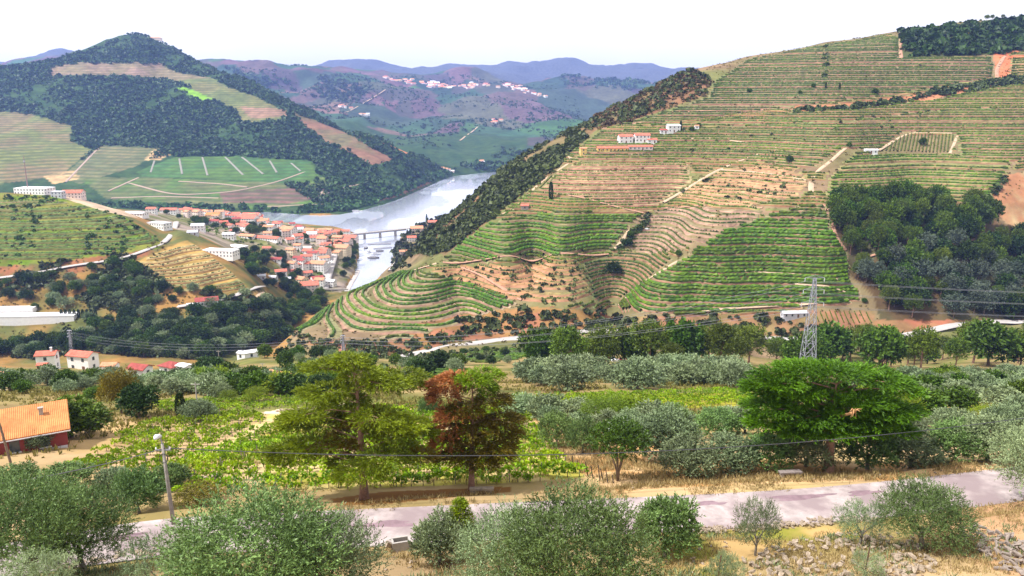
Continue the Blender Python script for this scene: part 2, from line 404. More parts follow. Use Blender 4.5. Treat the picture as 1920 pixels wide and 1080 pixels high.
# ------------------------------------------------------------------ land cover
def c3(r, g, b): return np.array([r, g, b])
TAN = c3(.42, .33, .21); STRAW = c3(.52, .43, .27); REDEARTH = c3(.27, .15, .10); OLIVEG = c3(.17, .16, .075); GREEN = c3(.12, .17, .05)
colr = np.zeros(ZZ.shape + (3,))
nb = fbm(XX, YY, 30, 4, 21)
colr[:] = c3(.30, .22, .13)
b = YY < 430
g1 = np.clip(.5+1.6*fbm(XX, YY, 14, 4, 31), 0, 1)[..., None]
colr[b] = (TAN*(1-g1*.55) + c3(.20, .19, .07)*g1*.55)[b]
b = (YY >= 120) & (YY < 430)
colr[b] = (c3(.26, .21, .12)*(1-g1) + c3(.13, .14, .06)*g1)[b]
DIVY = [300, 430, 500, 560, 640, 850, 1100, 1500, 2200, 2900]
DIVP = [-.50, -.31, -.285, -.262, -.235, -.172, -.158, -.110, -.02, .02]
div = np.interp(YY, DIVY, DIVP)
b = (YY >= 430) & (YY < 1500) & (UU < div)
g2 = np.clip(.5+1.8*nb, 0, 1)[..., None]
colr[b] = (c3(.27, .18, .09)*(1-g2) + c3(.11, .12, .055)*g2)[b]
b = (YY >= 430) & (YY < 2100) & (UU >= div)
g3 = np.clip(.5+1.5*fbm(XX, YY, 70, 4, 41), 0, 1)[..., None]
colr[b] = (c3(.21, .165, .11)*(1-g3) + c3(.145, .15, .075)*g3)[b]
b = (YY >= 1450) & (YY < 3400) & (UU < div)
colr[b] = (c3(.05, .08, .035)*(1-g2) + c3(.035, .062, .028)*g2)[b]
# patchwork of far fields
b = ((YY >= 2250) & (UU >= div)) | (YY >= 3400)
rr = np.random.default_rng(5); NS = 620
sx = rr.uniform(-4200, 3000, NS); sy = rr.uniform(2200, 7000, NS)
pal = np.array([(.045,.08,.045),(.06,.11,.045),(.075,.075,.065),(.10,.075,.075),(.13,.09,.09),(.05,.07,.05),(.035,.06,.04),(.09,.095,.065),(.07,.06,.06),(.17,.12,.10),(.05,.09,.05)])
pc = pal[rr.integers(0, len(pal), NS)]
xb = XX[b] + 90*fbm(XX[b], YY[b], 260, 3, 8); yb = YY[b] + 160*fbm(XX[b], YY[b], 260, 3, 18)
best = np.full(len(xb), 1e18); sel = np.zeros(len(xb), int)
for q in range(NS):
    dd = ((xb-sx[q])*1.0)**2 + ((yb-sy[q])*.45)**2; kk = dd < best; best[kk] = dd[kk]; sel[kk] = q
colr[b] = pc[sel]*(1+.5*fbm(XX[b], YY[b], 120, 3, 77)[:, None]); rowm = np.zeros(ZZ.shape); rowm[b] = (rr.random(NS) < .55)[sel]*.8; rowm[YY > 6000] = 0
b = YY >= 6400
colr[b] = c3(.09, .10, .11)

def uvpoly(p, y0, y1):
    w_ = castl(pts(p) if isinstance(p, str) else p, y0, y1, 18, True)
    return np.c_[w_[:, 0]/w_[:, 1], np.log(w_[:, 1])]
def inside(p, y0, y1):
    q = uvpoly(p, y0, y1); return inpoly(UU, VV, q) & (YY > y0*.9) & (YY < y1*1.1)
def land(p, c, y0, y1, c2=None, s=20, soft=.0, amt=1.0):
    m = inside(p, y0, y1); c = np.asarray(c)
    if c2 is not None:
        f = np.clip(.5+2.0*fbm(XX[m], YY[m], s, 4, 55), 0, 1)[:, None]; c = c*(1-f) + np.asarray(c2)*f
    colr[m] = colr[m]*(1-amt) + c*amt
    if y0 == MTY and c2 is not None: rowm[m] = 1
    return m
MTY = 1450
VH = (440, 1250)
# terraced hill: what lies between the fields
SCRUB_RIDGE = '776,478 826,411 926,326 1036,256 1106,217 1286,124 1330,150 1322,178 1250,205 1180,228 1120,243 1064,288 1040,324 962,375 905,425 832,480'
land(SCRUB_RIDGE, c3(.20,.13,.085), *VH, c3(.15,.13,.075), 25)
land('790,600 860,590 1000,575 1130,585 1180,600 1175,616 1000,630 860,640 770,660 740,650', REDEARTH, 440, 560, c3(.25,.17,.09), 12)
land('560,640 700,640 800,640 740,668 600,655', c3(.30,.17,.12), 430, 520, c3(.2,.14,.08), 10)
land('1180,595 1300,592 1440,580 1640,585 1640,615 1560,640 1300,625 1190,612', c3(.27,.165,.11), 440, 560, c3(.2,.16,.09), 12)
land('1640,600 1760,590 1890,585 1920,600 1720,622 1640,640', c3(.29,.145,.10), 440, 560, c3(.22,.15,.09), 12)
land('1862,420 1862,360 1880,330 1930,320 2000,320 2000,430', c3(.32,.19,.12), 450, 900, STRAW*.7, 14)
land('1560,375 1640,375 1720,380 1850,385 1860,420 2000,430 2000,600 1800,600 1650,600 1640,560 1590,510 1590,470 1560,430', c3(.10,.075,.045), 440, 800, c3(.07,.07,.04), 15)
land('1690,60 1900,35 2000,30 2000,70 1880,102 1690,110', c3(.07,.08,.04), 600, 1250)
land('1870,150 1862,100 1960,90 1960,140 1885,160', c3(.45,.20,.13), 600, 1250)
REDBAND = '1490,198 1600,193 1720,176 1860,152 1870,160 1740,188 1600,203 1490,210'
land(REDBAND, c3(.36,.20,.13), 600, 1250)
# hill with the green slope, dry terraces
land('-330,364 0,362 90,366 160,380 220,400 310,452 300,466 200,478 100,492 0,500 -330,500', c3(.115,.165,.045), 560, 900, c3(.19,.19,.075), 16)
land('-330,500 0,500 100,492 300,466 312,470 200,500 100,522 0,540 -330,540', c3(.24,.13,.08), 560, 900, c3(.13,.12,.06), 10)
land('335,455 352,450 420,500 470,545 400,548 330,542 270,520 236,500', c3(.40,.29,.14), 560, 900, c3(.25,.19,.09), 14)
land('320,590 350,600 400,640 380,650 330,640', c3(.42,.26,.13), 560, 700)
land('430,600 450,560 500,545 480,575 445,600', c3(.45,.33,.18), 560, 800)
land('230,395 350,392 470,400 560,425 660,440 670,480 665,510 640,548 560,548 500,470 400,470 330,430', c3(.30,.26,.21), 800, 1300, c3(.14,.15,.07), 25)
land('-100,345 60,350 160,360 230,395 260,410 200,398 100,366', c3(.46,.38,.28), 700, 1000)
# mountain: fields among the woods
MT = (1450, 3000)
land('95,125 150,117 300,118 332,136 396,146 345,157 300,148 240,140 90,141', c3(.29,.215,.165), *MT, c3(.24,.2,.13), 60)
land('335,150 396,146 432,165 482,182 545,216 512,226 452,232 440,206 400,186 345,160', c3(.20,.19,.10), *MT, c3(.15,.17,.08), 80)
land('450,200 535,205 545,218 470,222', c3(.30,.2,.15), *MT)
land('330,166 350,163 402,186 372,187', c3(.20,.33,.09), *MT)
land('-330,205 0,208 60,214 135,236 130,262 172,282 110,330 0,345 -330,350', c3(.17,.185,.085), *MT, c3(.22,.18,.11), 70)
land('115,330 190,272 300,278 260,310 150,345', c3(.14,.15,.085), *MT, c3(.18,.17,.1), 60)
land('255,322 330,294 440,293 580,301 600,331 560,345 400,335 270,332', c3(.075,.14,.06), *MT, c3(.10,.16,.06), 60)
land('150,335 270,332 400,338 560,345 600,331 690,358 695,372 600,384 470,392 200,372', c3(.10,.155,.06), *MT, c3(.14,.15,.08), 50)
land('410,360 550,352 600,372 540,382 420,380', c3(.17,.115,.095), *MT, c3(.13,.1,.08), 40)
land('270,300 290,280 320,290 300,300', c3(.46,.36,.22), *MT); land('80,330 140,318 150,335 100,345', c3(.42,.33,.2), *MT)
land('715,268 790,274 822,287 800,297 760,288', c3(.40,.21,.13), 1700, 2600); land('640,235 720,262 700,280 640,262', c3(.15,.14,.08), 1700, 2600)
land('540,205 640,245 740,300 700,310 600,262', c3(.13,.12,.07), 1700, 2600, c3(.2,.13,.09), 60)
land('690,385 760,362 800,346 810,342 790,338 700,372', c3(.22,.14,.1), 1450, 2300)
# the near slope: vineyard floor, verges, dry grass, painted conifer shadow
land('190,905 330,880 520,770 700,765 960,760 1010,790 1040,840 1100,895 960,905 700,915 420,925 200,925', STRAW, 55, 160, c3(.38,.36,.14), 5)
land('940,745 1400,735 1420,760 1200,770 960,775', c3(.30,.29,.10), 90, 200, c3(.18,.22,.06), 6)
land('1000,790 1080,770 1200,800 1400,860 1600,870 1870,870 1880,895 1500,905 1250,915 1160,925 1100,895 1040,840', c3(.52,.40,.25), 55, 140, c3(.44,.29,.16), 4)
land('620,935 720,922 900,915 960,912 960,922 720,945 640,948', c3(.20,.12,.06), 55, 75)  # soft shadow under the roadside conifers, painted into the ground as dark brown
land('600,780 480,775 520,768 600,765', c3(.5,.42,.33), 80, 180)
land('1690,770 1700,740 1850,735 1920,745 1920,780 1750,800', c3(.5,.37,.22), 80, 200, c3(.25,.24,.09), 5)
land('100,830 190,800 260,790 260,830 180,850 110,850', c3(.44,.34,.2), 70, 160)
land('1700,1000 1860,940 1960,930 1960,1100 1840,1060', c3(.44,.31,.20), 35, 70, c3(.36,.26,.16), 3)
land('1240,1080 1240,1000 1600,985 1640,1000 1400,1050 1350,1100', c3(.45,.34,.19), 30, 70, c3(.24,.24,.09), 3)

# ------------------------------------------------------------------ ground meshes, one for each hill
gmat = mat('land', None, attr='col', rough=.95, var=.45, scale=.045, detail=13, bump=.35, spec=.05)
t_ = gmat.node_tree       # far vineyards: rows too fine to tell apart follow the contours
at_ = N(t_, 'ShaderNodeAttribute', attribute_name='rows'); geo = N(t_, 'ShaderNodeNewGeometry'); sp_ = N(t_, 'ShaderNodeSeparateXYZ'); t_.links.new(geo.outputs['Position'], sp_.inputs[0])
ml_ = N(t_, 'ShaderNodeMath', operation='MULTIPLY'); t_.links.new(sp_.outputs['Z'], ml_.inputs[0]); ml_.inputs[1].default_value = 2*PI/5.2
sn_ = N(t_, 'ShaderNodeMath', operation='SINE'); t_.links.new(ml_.outputs[0], sn_.inputs[0])
fa_ = N(t_, 'ShaderNodeMath', operation='MULTIPLY_ADD'); t_.links.new(sn_.outputs[0], fa_.inputs[0]); fa_.inputs[1].default_value = .32; fa_.inputs[2].default_value = .30
fm_ = N(t_, 'ShaderNodeMath', operation='MULTIPLY'); t_.links.new(fa_.outputs[0], fm_.inputs[0]); t_.links.new(at_.outputs['Fac'], fm_.inputs[1])
mxr = N(t_, 'ShaderNodeMix', data_type='RGBA'); bs_ = t_.nodes['Principled BSDF']; src_ = bs_.inputs['Base Color'].links[0].from_socket
t_.links.new(fm_.outputs[0], mxr.inputs[0]); t_.links.new(src_, mxr.inputs[6]); mxr.inputs[7].default_value = (.045, .07, .025, 1); t_.links.new(mxr.outputs[2], bs_.inputs['Base Color'])
ni, nj = ZZ.shape; idx = np.arange(ni*nj).reshape(ni, nj)
yc = YY[:-1, :-1]; uc = UU[:-1, :-1]; dv = div[:-1, :-1]
piece = np.where(yc < 430, 0, np.where(yc >= 6500, 5, np.where(uc >= dv, np.where(yc < 1900, 1, 4), np.where(yc < 1420, 2, np.where(yc < 3500, 3, 4)))))
quad = np.stack([idx[:-1, :-1], idx[:-1, 1:], idx[1:, 1:], idx[1:, :-1]], -1)
GV3 = np.stack([XX, YY, ZZ], -1).reshape(-1, 3); GC = sat(colr.reshape(-1, 3)*np.array([1.0, .97, 1.02]), 1.4, .80)
LAND = {}
for q, nm in enumerate(('near_hillside', 'terraced_hill', 'town_hill', 'wooded_mountain', 'far_hills', 'distant_range')):
    f = quad[piece == q]; used, inv = np.unique(f.ravel(), return_inverse=True)
    o = ob(nm, mesh(nm, GV3[used], inv.reshape(-1, 4).astype(np.int32), [gmat], {'col': GC[used], 'rows': rowm.ravel()[used]}, True)); o['kind'] = 'structure'; LAND[nm] = o

# ------------------------------------------------------------------ river
wm = bpy.data.materials.new('river_water'); wm.use_nodes = True; t_ = wm.node_tree; b_ = t_.nodes['Principled BSDF']
b_.inputs['Base Color'].default_value = (.42, .45, .53, 1); b_.inputs['Metallic'].default_value = .7; b_.inputs['Roughness'].default_value = .09; b_.inputs['IOR'].default_value = 2.6
b_.inputs['Specular IOR Level'].default_value = 1.0
tcw = N(t_, 'ShaderNodeTexCoord'); mpw = N(t_, 'ShaderNodeMapping'); mpw.inputs['Scale'].default_value = (.22, .22, .22)
nzw = N(t_, 'ShaderNodeTexNoise'); nzw.inputs['Scale'].default_value = 1; nzw.inputs['Detail'].default_value = 4
t_.links.new(tcw.outputs['Object'], mpw.inputs[0]); t_.links.new(mpw.outputs[0], nzw.inputs['Vector'])
bpw = N(t_, 'ShaderNodeBump'); bpw.inputs['Strength'].default_value = .05; bpw.inputs['Distance'].default_value = .3
t_.links.new(nzw.outputs[0], bpw.inputs['Height'])
# wind streaks: calm and ruffled water differ in roughness
m2 = N(t_, 'ShaderNodeMapping'); m2.inputs['Scale'].default_value = (.012, .004, .01); n2 = N(t_, 'ShaderNodeTexNoise'); n2.inputs['Scale'].default_value = 1; n2.inputs['Detail'].default_value = 5
t_.links.new(tcw.outputs['Object'], m2.inputs[0]); t_.links.new(m2.outputs[0], n2.inputs['Vector'])
rw = N(t_, 'ShaderNodeMapRange'); rw.inputs['From Min'].default_value = .47; rw.inputs['From Max'].default_value = .53; rw.inputs['To Min'].default_value = .03; rw.inputs['To Max'].default_value = .14
rm_ = N(t_, 'ShaderNodeMapRange'); rm_.inputs['From Min'].default_value = .46; rm_.inputs['From Max'].default_value = .52; rm_.inputs['To Min'].default_value = .12; rm_.inputs['To Max'].default_value = .6; t_.links.new(n2.outputs[0], rm_.inputs['Value']); t_.links.new(rm_.outputs[0], b_.inputs['Metallic'])
t_.links.new(n2.outputs[0], rw.inputs['Value']); t_.links.new(rw.outputs[0], b_.inputs['Roughness'])
t_.links.new(bpw.outputs[0], b_.inputs['Normal'])
wy = np.linspace(780, 2700, 60); wx = np.linspace(-1500, 300, 60); WX, WY = np.meshgrid(wx, wy)
dw, _ = dline(WX, WY, RIVP, True); iw = inpoly(WX, WY, RIVP) | (dw < 45)
wi = np.arange(3600).reshape(60, 60); wf = np.stack([wi[:-1, :-1], wi[:-1, 1:], wi[1:, 1:], wi[1:, :-1]], -1)[iw[:-1, :-1] | iw[1:, 1:]]
o = ob('river', mesh('river', np.c_[WX.ravel(), WY.ravel(), 0*WX.ravel()], wf.reshape(-1, 4), [wm])); o['kind'] = 'structure'

# ------------------------------------------------------------------ roads and tracks
asphalt = mat('worn_asphalt', (.33, .275, .262), rough=.9, var=.38, scale=.8, detail=14, bump=.018, hue=(.23, .178, .178))
paleroad = mat('pale_road', (.36, .33, .31), rough=.95, var=.12, scale=.3)
dirt = mat('dirt_track', (.40, .285, .19), rough=1, var=.25, scale=.25)
reddirt = mat('red_dirt_track', (.34, .19, .125), rough=1, var=.25, scale=.25)
def ribbon(name, p, wd, m, y0=40, y1=3000, lift=.12, kerb=0.0, world=None, crown=0.0, level=False):
    pp_ = None if world is not None else pts(p)
    c = world if world is not None else castl(pp_, y0, y1, min(9, max(1.2, sum(math.hypot(a[0]-b[0], a[1]-b[1]) for a, b in zip(pp_, pp_[1:]))/24)))
    c = smooth(c, 2, 2); T = np.gradient(c[:, :2], axis=0); T /= np.linalg.norm(T, axis=1)[:, None] + 1e-9
    nn = np.c_[-T[:, 1], T[:, 0]]
    offs = np.array([-1, -.5, 0, .5, 1])*wd/2
    zc = np.max([hz(c[:, 0]+nn[:, 0]*q, c[:, 1]+nn[:, 1]*q) for q in offs], axis=0) if not level else c[:, 2]
    if not level: zc = smooth(zc, 2, 1)
    V = []
    for q in ([-wd/2-.6] if lift > .1 else []) + [*offs] + ([wd/2+.6] if lift > .1 else []):
        edge = abs(q) > wd/2+.01
        V.append(np.c_[c[:, 0]+nn[:, 0]*q, c[:, 1]+nn[:, 1]*q, zc+lift - (lift*2+.4)*edge + crown*(1-abs(q)/(wd/2))*(not edge)])
    V = np.stack(V, 1); n_, k_ = V.shape[:2]; id_ = np.arange(n_*k_).reshape(n_, k_)
    f = np.stack([id_[:-1, :-1], id_[1:, :-1], id_[1:, 1:], id_[:-1, 1:]], -1).reshape(-1, 4)
    # make faces look up
    o = ob(name, mesh(name, V.reshape(-1, 3), f[:, ::-1], [m], None, True)); o['kind'] = 'structure'
    return o
ribbon('road', None, RW*2, asphalt, world=road_c, lift=.02, crown=.06, level=True)
rc_ = smooth(road_c, 2, 2)
def patch(px, py, l, wd, seed):
    c = cast(px, py, 45, 75); k = np.argmin(((rc_[:, :2]-c[:2])**2).sum(1)); T = rc_[min(k+1, len(rc_)-1)]-rc_[k-1]; a = math.atan2(T[1], T[0]); g = np.random.default_rng(seed); th = np.linspace(0, 2*PI, 26)[:-1]; r = 1+.28*np.sin(th*3+seed)+.12*g.normal(size=25)
    V = np.c_[np.cos(th)*l*r, np.sin(th)*wd*r]; V = np.c_[c[0]+V[:, 0]*math.cos(a)-V[:, 1]*math.sin(a), c[1]+V[:, 0]*math.sin(a)+V[:, 1]*math.cos(a)]; dd_, t__ = dline(V[:, 0], V[:, 1], rc_[:, :2]); z_ = np.interp(t__, np.arange(len(rc_)), rc_[:, 2])+.026+.06*np.clip(1-dd_/RW, 0, 1)
    return ob('asphalt_patch', mesh('asphalt_patch', np.vstack([np.c_[V, z_], [[c[0], c[1], z_.max()+.004]]]), np.array([[i, (i+1) % 25, 25] for i in range(25)]), [mat('patched_asphalt', (.20, .135, .15), rough=.9, var=.3, scale=1.2, detail=10)]), bpy.data.objects['road'])
for a_ in ((1500, 934, 2.6, .45, 1), (1620, 926, 1.6, .4, 2), (1330, 945, 1.2, .35, 3), (720, 985, 2.2, .5, 4), (230, 1012, 1.8, .4, 5)): patch(*a_)
ribbon('valley_road', '735,672 780,662 840,650 900,641 980,632 1060,624 1120,620 1170,619', 6, paleroad, 430, 560)
ribbon('valley_road', '1170,619 1230,628 1300,630 1440,634 1600,641 1680,634 1720,626 1780,614 1830,606 1900,603 2000,603', 6, paleroad, 430, 560)
ribbon('hill_road', '-330,545 0,523 60,514 120,502 200,490 260,478 300,463 325,445 338,425 330,412', 4.5, paleroad, 560, 1000)
ribbon('lane', '325,578 375,572 430,560 470,550 500,543', 5, paleroad, 560, 900)
ribbon('town_street', '605,548 612,525 618,505 625,485 630,465 640,450 655,443', 9, paleroad, 700, 1300, .5)
ribbon('riverside_road', '645,552 668,520 680,490 682,465 676,448', 5, paleroad, 700, 1300, .5)
ribbon('riverside_road', '730,512 745,490 752,470 760,450 770,437', 6, paleroad, 700, 1300, .5)
TR = [('820,492 900,489 1000,484 1100,478 1150,475', 3, 'r'), ('862,500 900,515 940,540 985,566', 3, 'r'), ('1010,360 1100,372 1180,395 1215,402', 3, 'r'), ('1040,322 1010,345 985,370 960,395 935,405', 3, 'd'),
      ('1042,322 1075,300 1062,288', 3, 'd'), ('1180,430 1165,452 1150,470', 3, 'd'), ('1235,385 1290,352 1345,318 1400,296 1480,268 1500,262', 3, 'd'), ('1522,338 1520,352 1524,372', 5, 'd'), ('1590,272 1560,300 1530,322 1522,338', 3, 'd'),
      ('1155,578 1190,540 1230,515 1275,485', 3, 'd'), ('1275,486 1290,500 1400,508 1500,515 1600,530', 2, 'd'), ('1270,588 1330,582 1440,574 1540,570 1600,560 1612,552 1560,540 1480,532', 3, 'd'), ('1345,318 1420,322 1520,340', 2.5, 'd'),
      ('1640,287 1700,248 1792,250', 2.5, 'd'), ('1780,290 1797,250', 2.5, 'd'), ('1790,255 1860,262 1960,270', 3, 'r'), ('1230,390 1330,384 1440,390', 2.5, 'r'), ('1540,372 1555,400 1565,440 1590,475', 3, 'r'), ('1620,485 1700,470 1780,462 1870,442', 3, 'r'),
      ('1120,243 1200,230 1290,208 1500,205', 2.5, 'r'), ('1690,62 1688,90 1690,112', 4, 'r'), ('1870,158 1868,130 1885,102', 4, 'r'), ('1545,85 1550,120 1545,150', 2.5, 'd'), ('820,492 808,498 760,512', 3, 'd'), ('1255,262 1330,258 1420,270', 2.5, 'd')]
for p, wd, k in TR: ribbon('dirt_track', p, wd*.72, dirt if k == 'd' else reddirt, *VH)
ribbon('dirt_track', '445,600 452,580 480,562 495,552', 3.5, dirt, 560, 800)
for p in ('336,296 342,328', '379,293 390,331', '421,293 458,330', '452,293 496,328', '290,300 282,325', '505,300 520,325', '545,305 565,322'): ribbon('field_track', p, 3.6, mat('grey_track', (.20,.19,.16)), 1450, 2200, .5)
for p in ('228,340 260,345 300,362 340,366 430,361 520,342 580,318', '262,332 200,360', '200,372 300,368 420,372', '330,340 420,345 470,352', '590,370 650,350 680,345', '480,388 560,385 640,382 690,370', '120,345 190,272', '600,372 605,355 630,345'): ribbon('field_track', p, 4, mat('mountain_track', (.30,.22,.17)), 1450, 2200, .5)
for p in ('640,215 670,200 700,182 740,162', '860,265 880,250 900,235'): ribbon('far_track', p, 5, dirt, 2200, 6000, .5)
# ------------------------------------------------------------------ terraced vineyards: each row of vines stands on its own cut terrace
hedge_m = leafmat('vine_row_leaves', (.06, .115, .02), (.16, .25, .05), .25)
hedge_y = leafmat('vine_row_leaves_pale', (.06, .10, .02), (.16, .215, .05), .2)
hedge_d = leafmat('vine_row_leaves_dark', (.045, .075, .022), (.12, .165, .05), .25)
bankm = mat('terrace_earth', None, attr='col', rough=.95, var=.35, scale=.12, detail=9, spec=.05)
ROWS = []      # (size, hedge mesh, bank mesh, field)
covered = np.zeros(ZZ.shape, bool); bare = inside(REDBAND, *VH) | inside(SCRUB_RIDGE, *VH) | inside('1866,150 1862,104 1885,100 1890,130 1880,156', *VH)
def contour_rows(poly, dz, y0, y1, phase=0.0, minlen=6):
    """contour lines of the ground inside a field, at uneven steps of about dz, traced cell by cell"""
    m = inside(poly, y0, y1) if isinstance(poly, str) else poly
    m = m & ~bare; covered[m] = True
    if not m.any(): return []
    wf_ = lambda z: z + .17*dz*np.sin(z*2*PI/(2.7*dz)) + .10*dz*np.sin(z*2*PI/(6.1*dz)+1)
    I, J = np.where(m); a0, a1, b0, b1 = max(I.min()-1, 0), min(I.max()+2, ni), max(J.min()-1, 0), min(J.max()+2, nj)
    Wq = (wf_(ZZ[a0:a1, b0:b1])-phase)/dz; mq = m[a0:a1, b0:b1]; Zq = ZZ[a0:a1, b0:b1]; vq = GV[a0:a1]; uq = GU[b0:b1]
    cm_ = mq[:-1, :-1] | mq[1:, 1:]
    lo = np.minimum(np.minimum(Wq[:-1, :-1], Wq[1:, :-1]), np.minimum(Wq[:-1, 1:], Wq[1:, 1:])); hi = np.maximum(np.maximum(Wq[:-1, :-1], Wq[1:, :-1]), np.maximum(Wq[:-1, 1:], Wq[1:, 1:]))
    res = []
    for L in range(int(np.ceil(Wq[mq].min())), int(np.floor(Wq[mq].max()))+1):
        ci, cj = np.where(cm_ & (lo < L) & (hi >= L)); nbr = {}
        for i, j in zip(ci.tolist(), cj.tolist()):
            w00, w01, w10, w11 = Wq[i, j] >= L, Wq[i, j+1] >= L, Wq[i+1, j] >= L, Wq[i+1, j+1] >= L; ed = []
            if w00 != w01: ed.append((0, i, j))
            if w01 != w11: ed.append((1, i, j+1))
            if w10 != w11: ed.append((0, i+1, j))
            if w00 != w10: ed.append((1, i, j))
            for k in range(0, len(ed)-1, 2): nbr.setdefault(ed[k], []).append(ed[k+1]); nbr.setdefault(ed[k+1], []).append(ed[k])
        seen = set()
        for st in sorted(nbr, key=lambda q: len(nbr[q])):
            if st in seen: continue
            ch = [st]; seen.add(st)
            while True:
                nx_ = [q for q in nbr[ch[-1]] if q not in seen]
                if not nx_: break
                ch.append(nx_[0]); seen.add(nx_[0])
            if len(ch) < minlen: continue
            q = []
            for (t, i, j) in ch:
                a, b = (Wq[i, j], Wq[i, j+1]) if t == 0 else (Wq[i, j], Wq[i+1, j]); f = (L-a)/(b-a)
                u = uq[j]+f*(uq[j+1]-uq[j]) if t == 0 else uq[j]; v = vq[i] if t == 0 else vq[i]+f*(vq[i+1]-vq[i]); z = Zq[i, j]*(1-f)+(Zq[i, j+1] if t == 0 else Zq[i+1, j])*f
                Y = math.exp(v); q.append((u*Y, Y, z))
            q = smooth(np.array(q), 2, 2); q[:, 2] = np.median(q[:, 2]); res.append(q)
    return res
def strip(V):      # V (n,k,3) -> quads
    n_, k_ = V.shape[:2]; id_ = np.arange(n_*k_).reshape(n_, k_)
    return np.stack([id_[:-1, :-1], id_[:-1, 1:], id_[1:, 1:], id_[1:, :-1]], -1).reshape(-1, 4)
def resample(c, step):
    s = np.r_[0, np.cumsum(np.linalg.norm(np.diff(c, axis=0), axis=1))]
    if s[-1] < step*2: return c
    q = np.linspace(0, s[-1], max(3, int(s[-1]/step)))
    return np.stack([np.interp(q, s, c[:, k]) for k in range(3)], 1)
def hedge(c, wd, ht, rng, gap=.0, leafy=True):
    """a trained row of vines: a lumpy wall of leaf tufts along the line c"""
    c = resample(c, wd*.8); n_ = len(c); T = np.gradient(c[:, :2], axis=0); T /= np.linalg.norm(T, axis=1)[:, None]+1e-9
    nn = np.c_[-T[:, 1], T[:, 0]]
    a = np.array([[-.5, 0], [-.55, .55], [-.2, 1.0], [.25, .95], [.55, .5], [.5, 0]])
    V = np.empty((n_, 6, 3)); jit = rng.uniform(.75, 1.25, (n_, 6)); hj = rng.uniform(.8, 1.2, n_)*np.where(rng.random(n_) < gap, .25, 1)
    for k in range(6):
        q = a[k, 0]*wd*jit[:, k]*np.clip(hj, .5, 1.3)
        V[:, k, 0] = c[:, 0]+nn[:, 0]*q; V[:, k, 1] = c[:, 1]+nn[:, 1]*q; V[:, k, 2] = c[:, 2]+a[k, 1]*ht*hj*(.8+.2*jit[:, k]) - .1
    return V.reshape(-1, 3), strip(V), np.repeat(rng.random(n_), 6)*.6+rng.random(n_*6)*.4
def terraces(poly, dz, y0, y1, hm, label, bank=(.36, .25, .16), flat=(.30, .26, .13), wd=1.1, ht=1.5, keep=1.0, gap=.05, phase=0.0, bands=.55, bush=1.0):
    rng = np.random.default_rng(sum(map(ord, label)) % 997)
    bank = sat(np.array(bank)*[1, .88, .98], 1.25, .66); flat = sat(np.array(flat)*[.96, .99, .98], 1.1, .68)
    for c in contour_rows(poly, dz, y0, y1, phase):
        c = resample(c, 2.2); n_ = len(c)
        if n_ < 6: continue
        T = np.gradient(c[:, :2], axis=0); T /= np.linalg.norm(T, axis=1)[:, None]+1e-9
        nn = np.c_[T[:, 1], -T[:, 0]]           # towards the camera = downhill
        nn *= np.where(hz(c[:, 0]+nn[:, 0]*3, c[:, 1]+nn[:, 1]*3) > hz(c[:, 0]-nn[:, 0]*3, c[:, 1]-nn[:, 1]*3), -1, 1)[:, None]; nn = smooth(nn, 2, 1); flip = (np.cross(np.c_[T, np.zeros(n_)], np.c_[nn, np.zeros(n_)])[:, 2].mean() > 0)
        zd = hz(c[:, 0]+nn[:, 0]*3, c[:, 1]+nn[:, 1]*3); sl = np.clip((c[:, 2]-zd)/3, .12, .9); h = smooth(np.clip(dz/sl, 1.5, 14), 3, 2)
        taper = np.clip(np.minimum(np.arange(n_), np.arange(n_)[::-1])/4, .05, 1)
        V = []; C = []
        for k, (fr, dr) in enumerate(((-.12, -.02), (.1, -.02), (bands, .0), (bands+.13, .45), (bands+.3, bands+.45))):
            q = fr*h; zz = c[:, 2]-dr*dz*taper + .12 if k < 3 else c[:, 2]-dr*dz
            if k < 2: zz = np.maximum(zz, hz(c[:, 0]+nn[:, 0]*q, c[:, 1]+nn[:, 1]*q)+.03)
            if k in (2, 3): zz = (zz*taper + (hz(c[:, 0]+nn[:, 0]*q, c[:, 1]+nn[:, 1]*q))*(1-taper))
            V.append(np.c_[c[:, 0]+nn[:, 0]*q, c[:, 1]+nn[:, 1]*q, zz])
            f1 = np.clip(.5+2.2*fbm(c[:, 0], c[:, 1], 70, 4, 91), 0, 1)[:, None]; f2 = np.clip(-.1+2.2*fbm(c[:, 0], c[:, 1], 45, 4, 95), 0, 1)[:, None]; fl_ = flat*(1-.75*f1)+np.array([.115, .145, .05])*.75*f1; fl_ = fl_*(1-.4*f2)+np.array([.26, .15, .10])*.4*f2
            C.append(np.where(np.full((n_, 1), k >= 3), bank, fl_)*(1+.3*rng.uniform(-1, 1, (n_, 1))))
        V = np.stack(V, 1); C = np.stack(C, 1)
        bm = mesh('terrace_bank', V.reshape(-1, 3), strip(V) if flip else strip(V)[:, ::-1], [bankm], {'col': np.clip(C.reshape(-1, 3), .02, .8)}, True)
        hmh = None
        if rng.random() < keep:
            q = (bands-.2)*h; L_ = np.c_[c[:, 0]+nn[:, 0]*q, c[:, 1]+nn[:, 1]*q, c[:, 2]+.05]
            hv, hf, lv = hedge(L_[1:-1], wd, ht, rng, gap)
            hmh = (hv, hf, lv, hm)
        ROWS.append((n_*dz/ max(c[:, 1].mean(), 1), hmh, bm, label))
GRN, YEL, DRK = hedge_m, hedge_y, hedge_d
terraces('550,623 600,588 650,553 700,532 752,510 800,506 870,528 930,550 980,568 905,590 845,612 760,634 640,638', 1.5, 440, 640, GRN, 'vine row on the rounded field by the river bend', (.34,.25,.17), (.36,.28,.18), 1.5, 1.7, 1, .02)
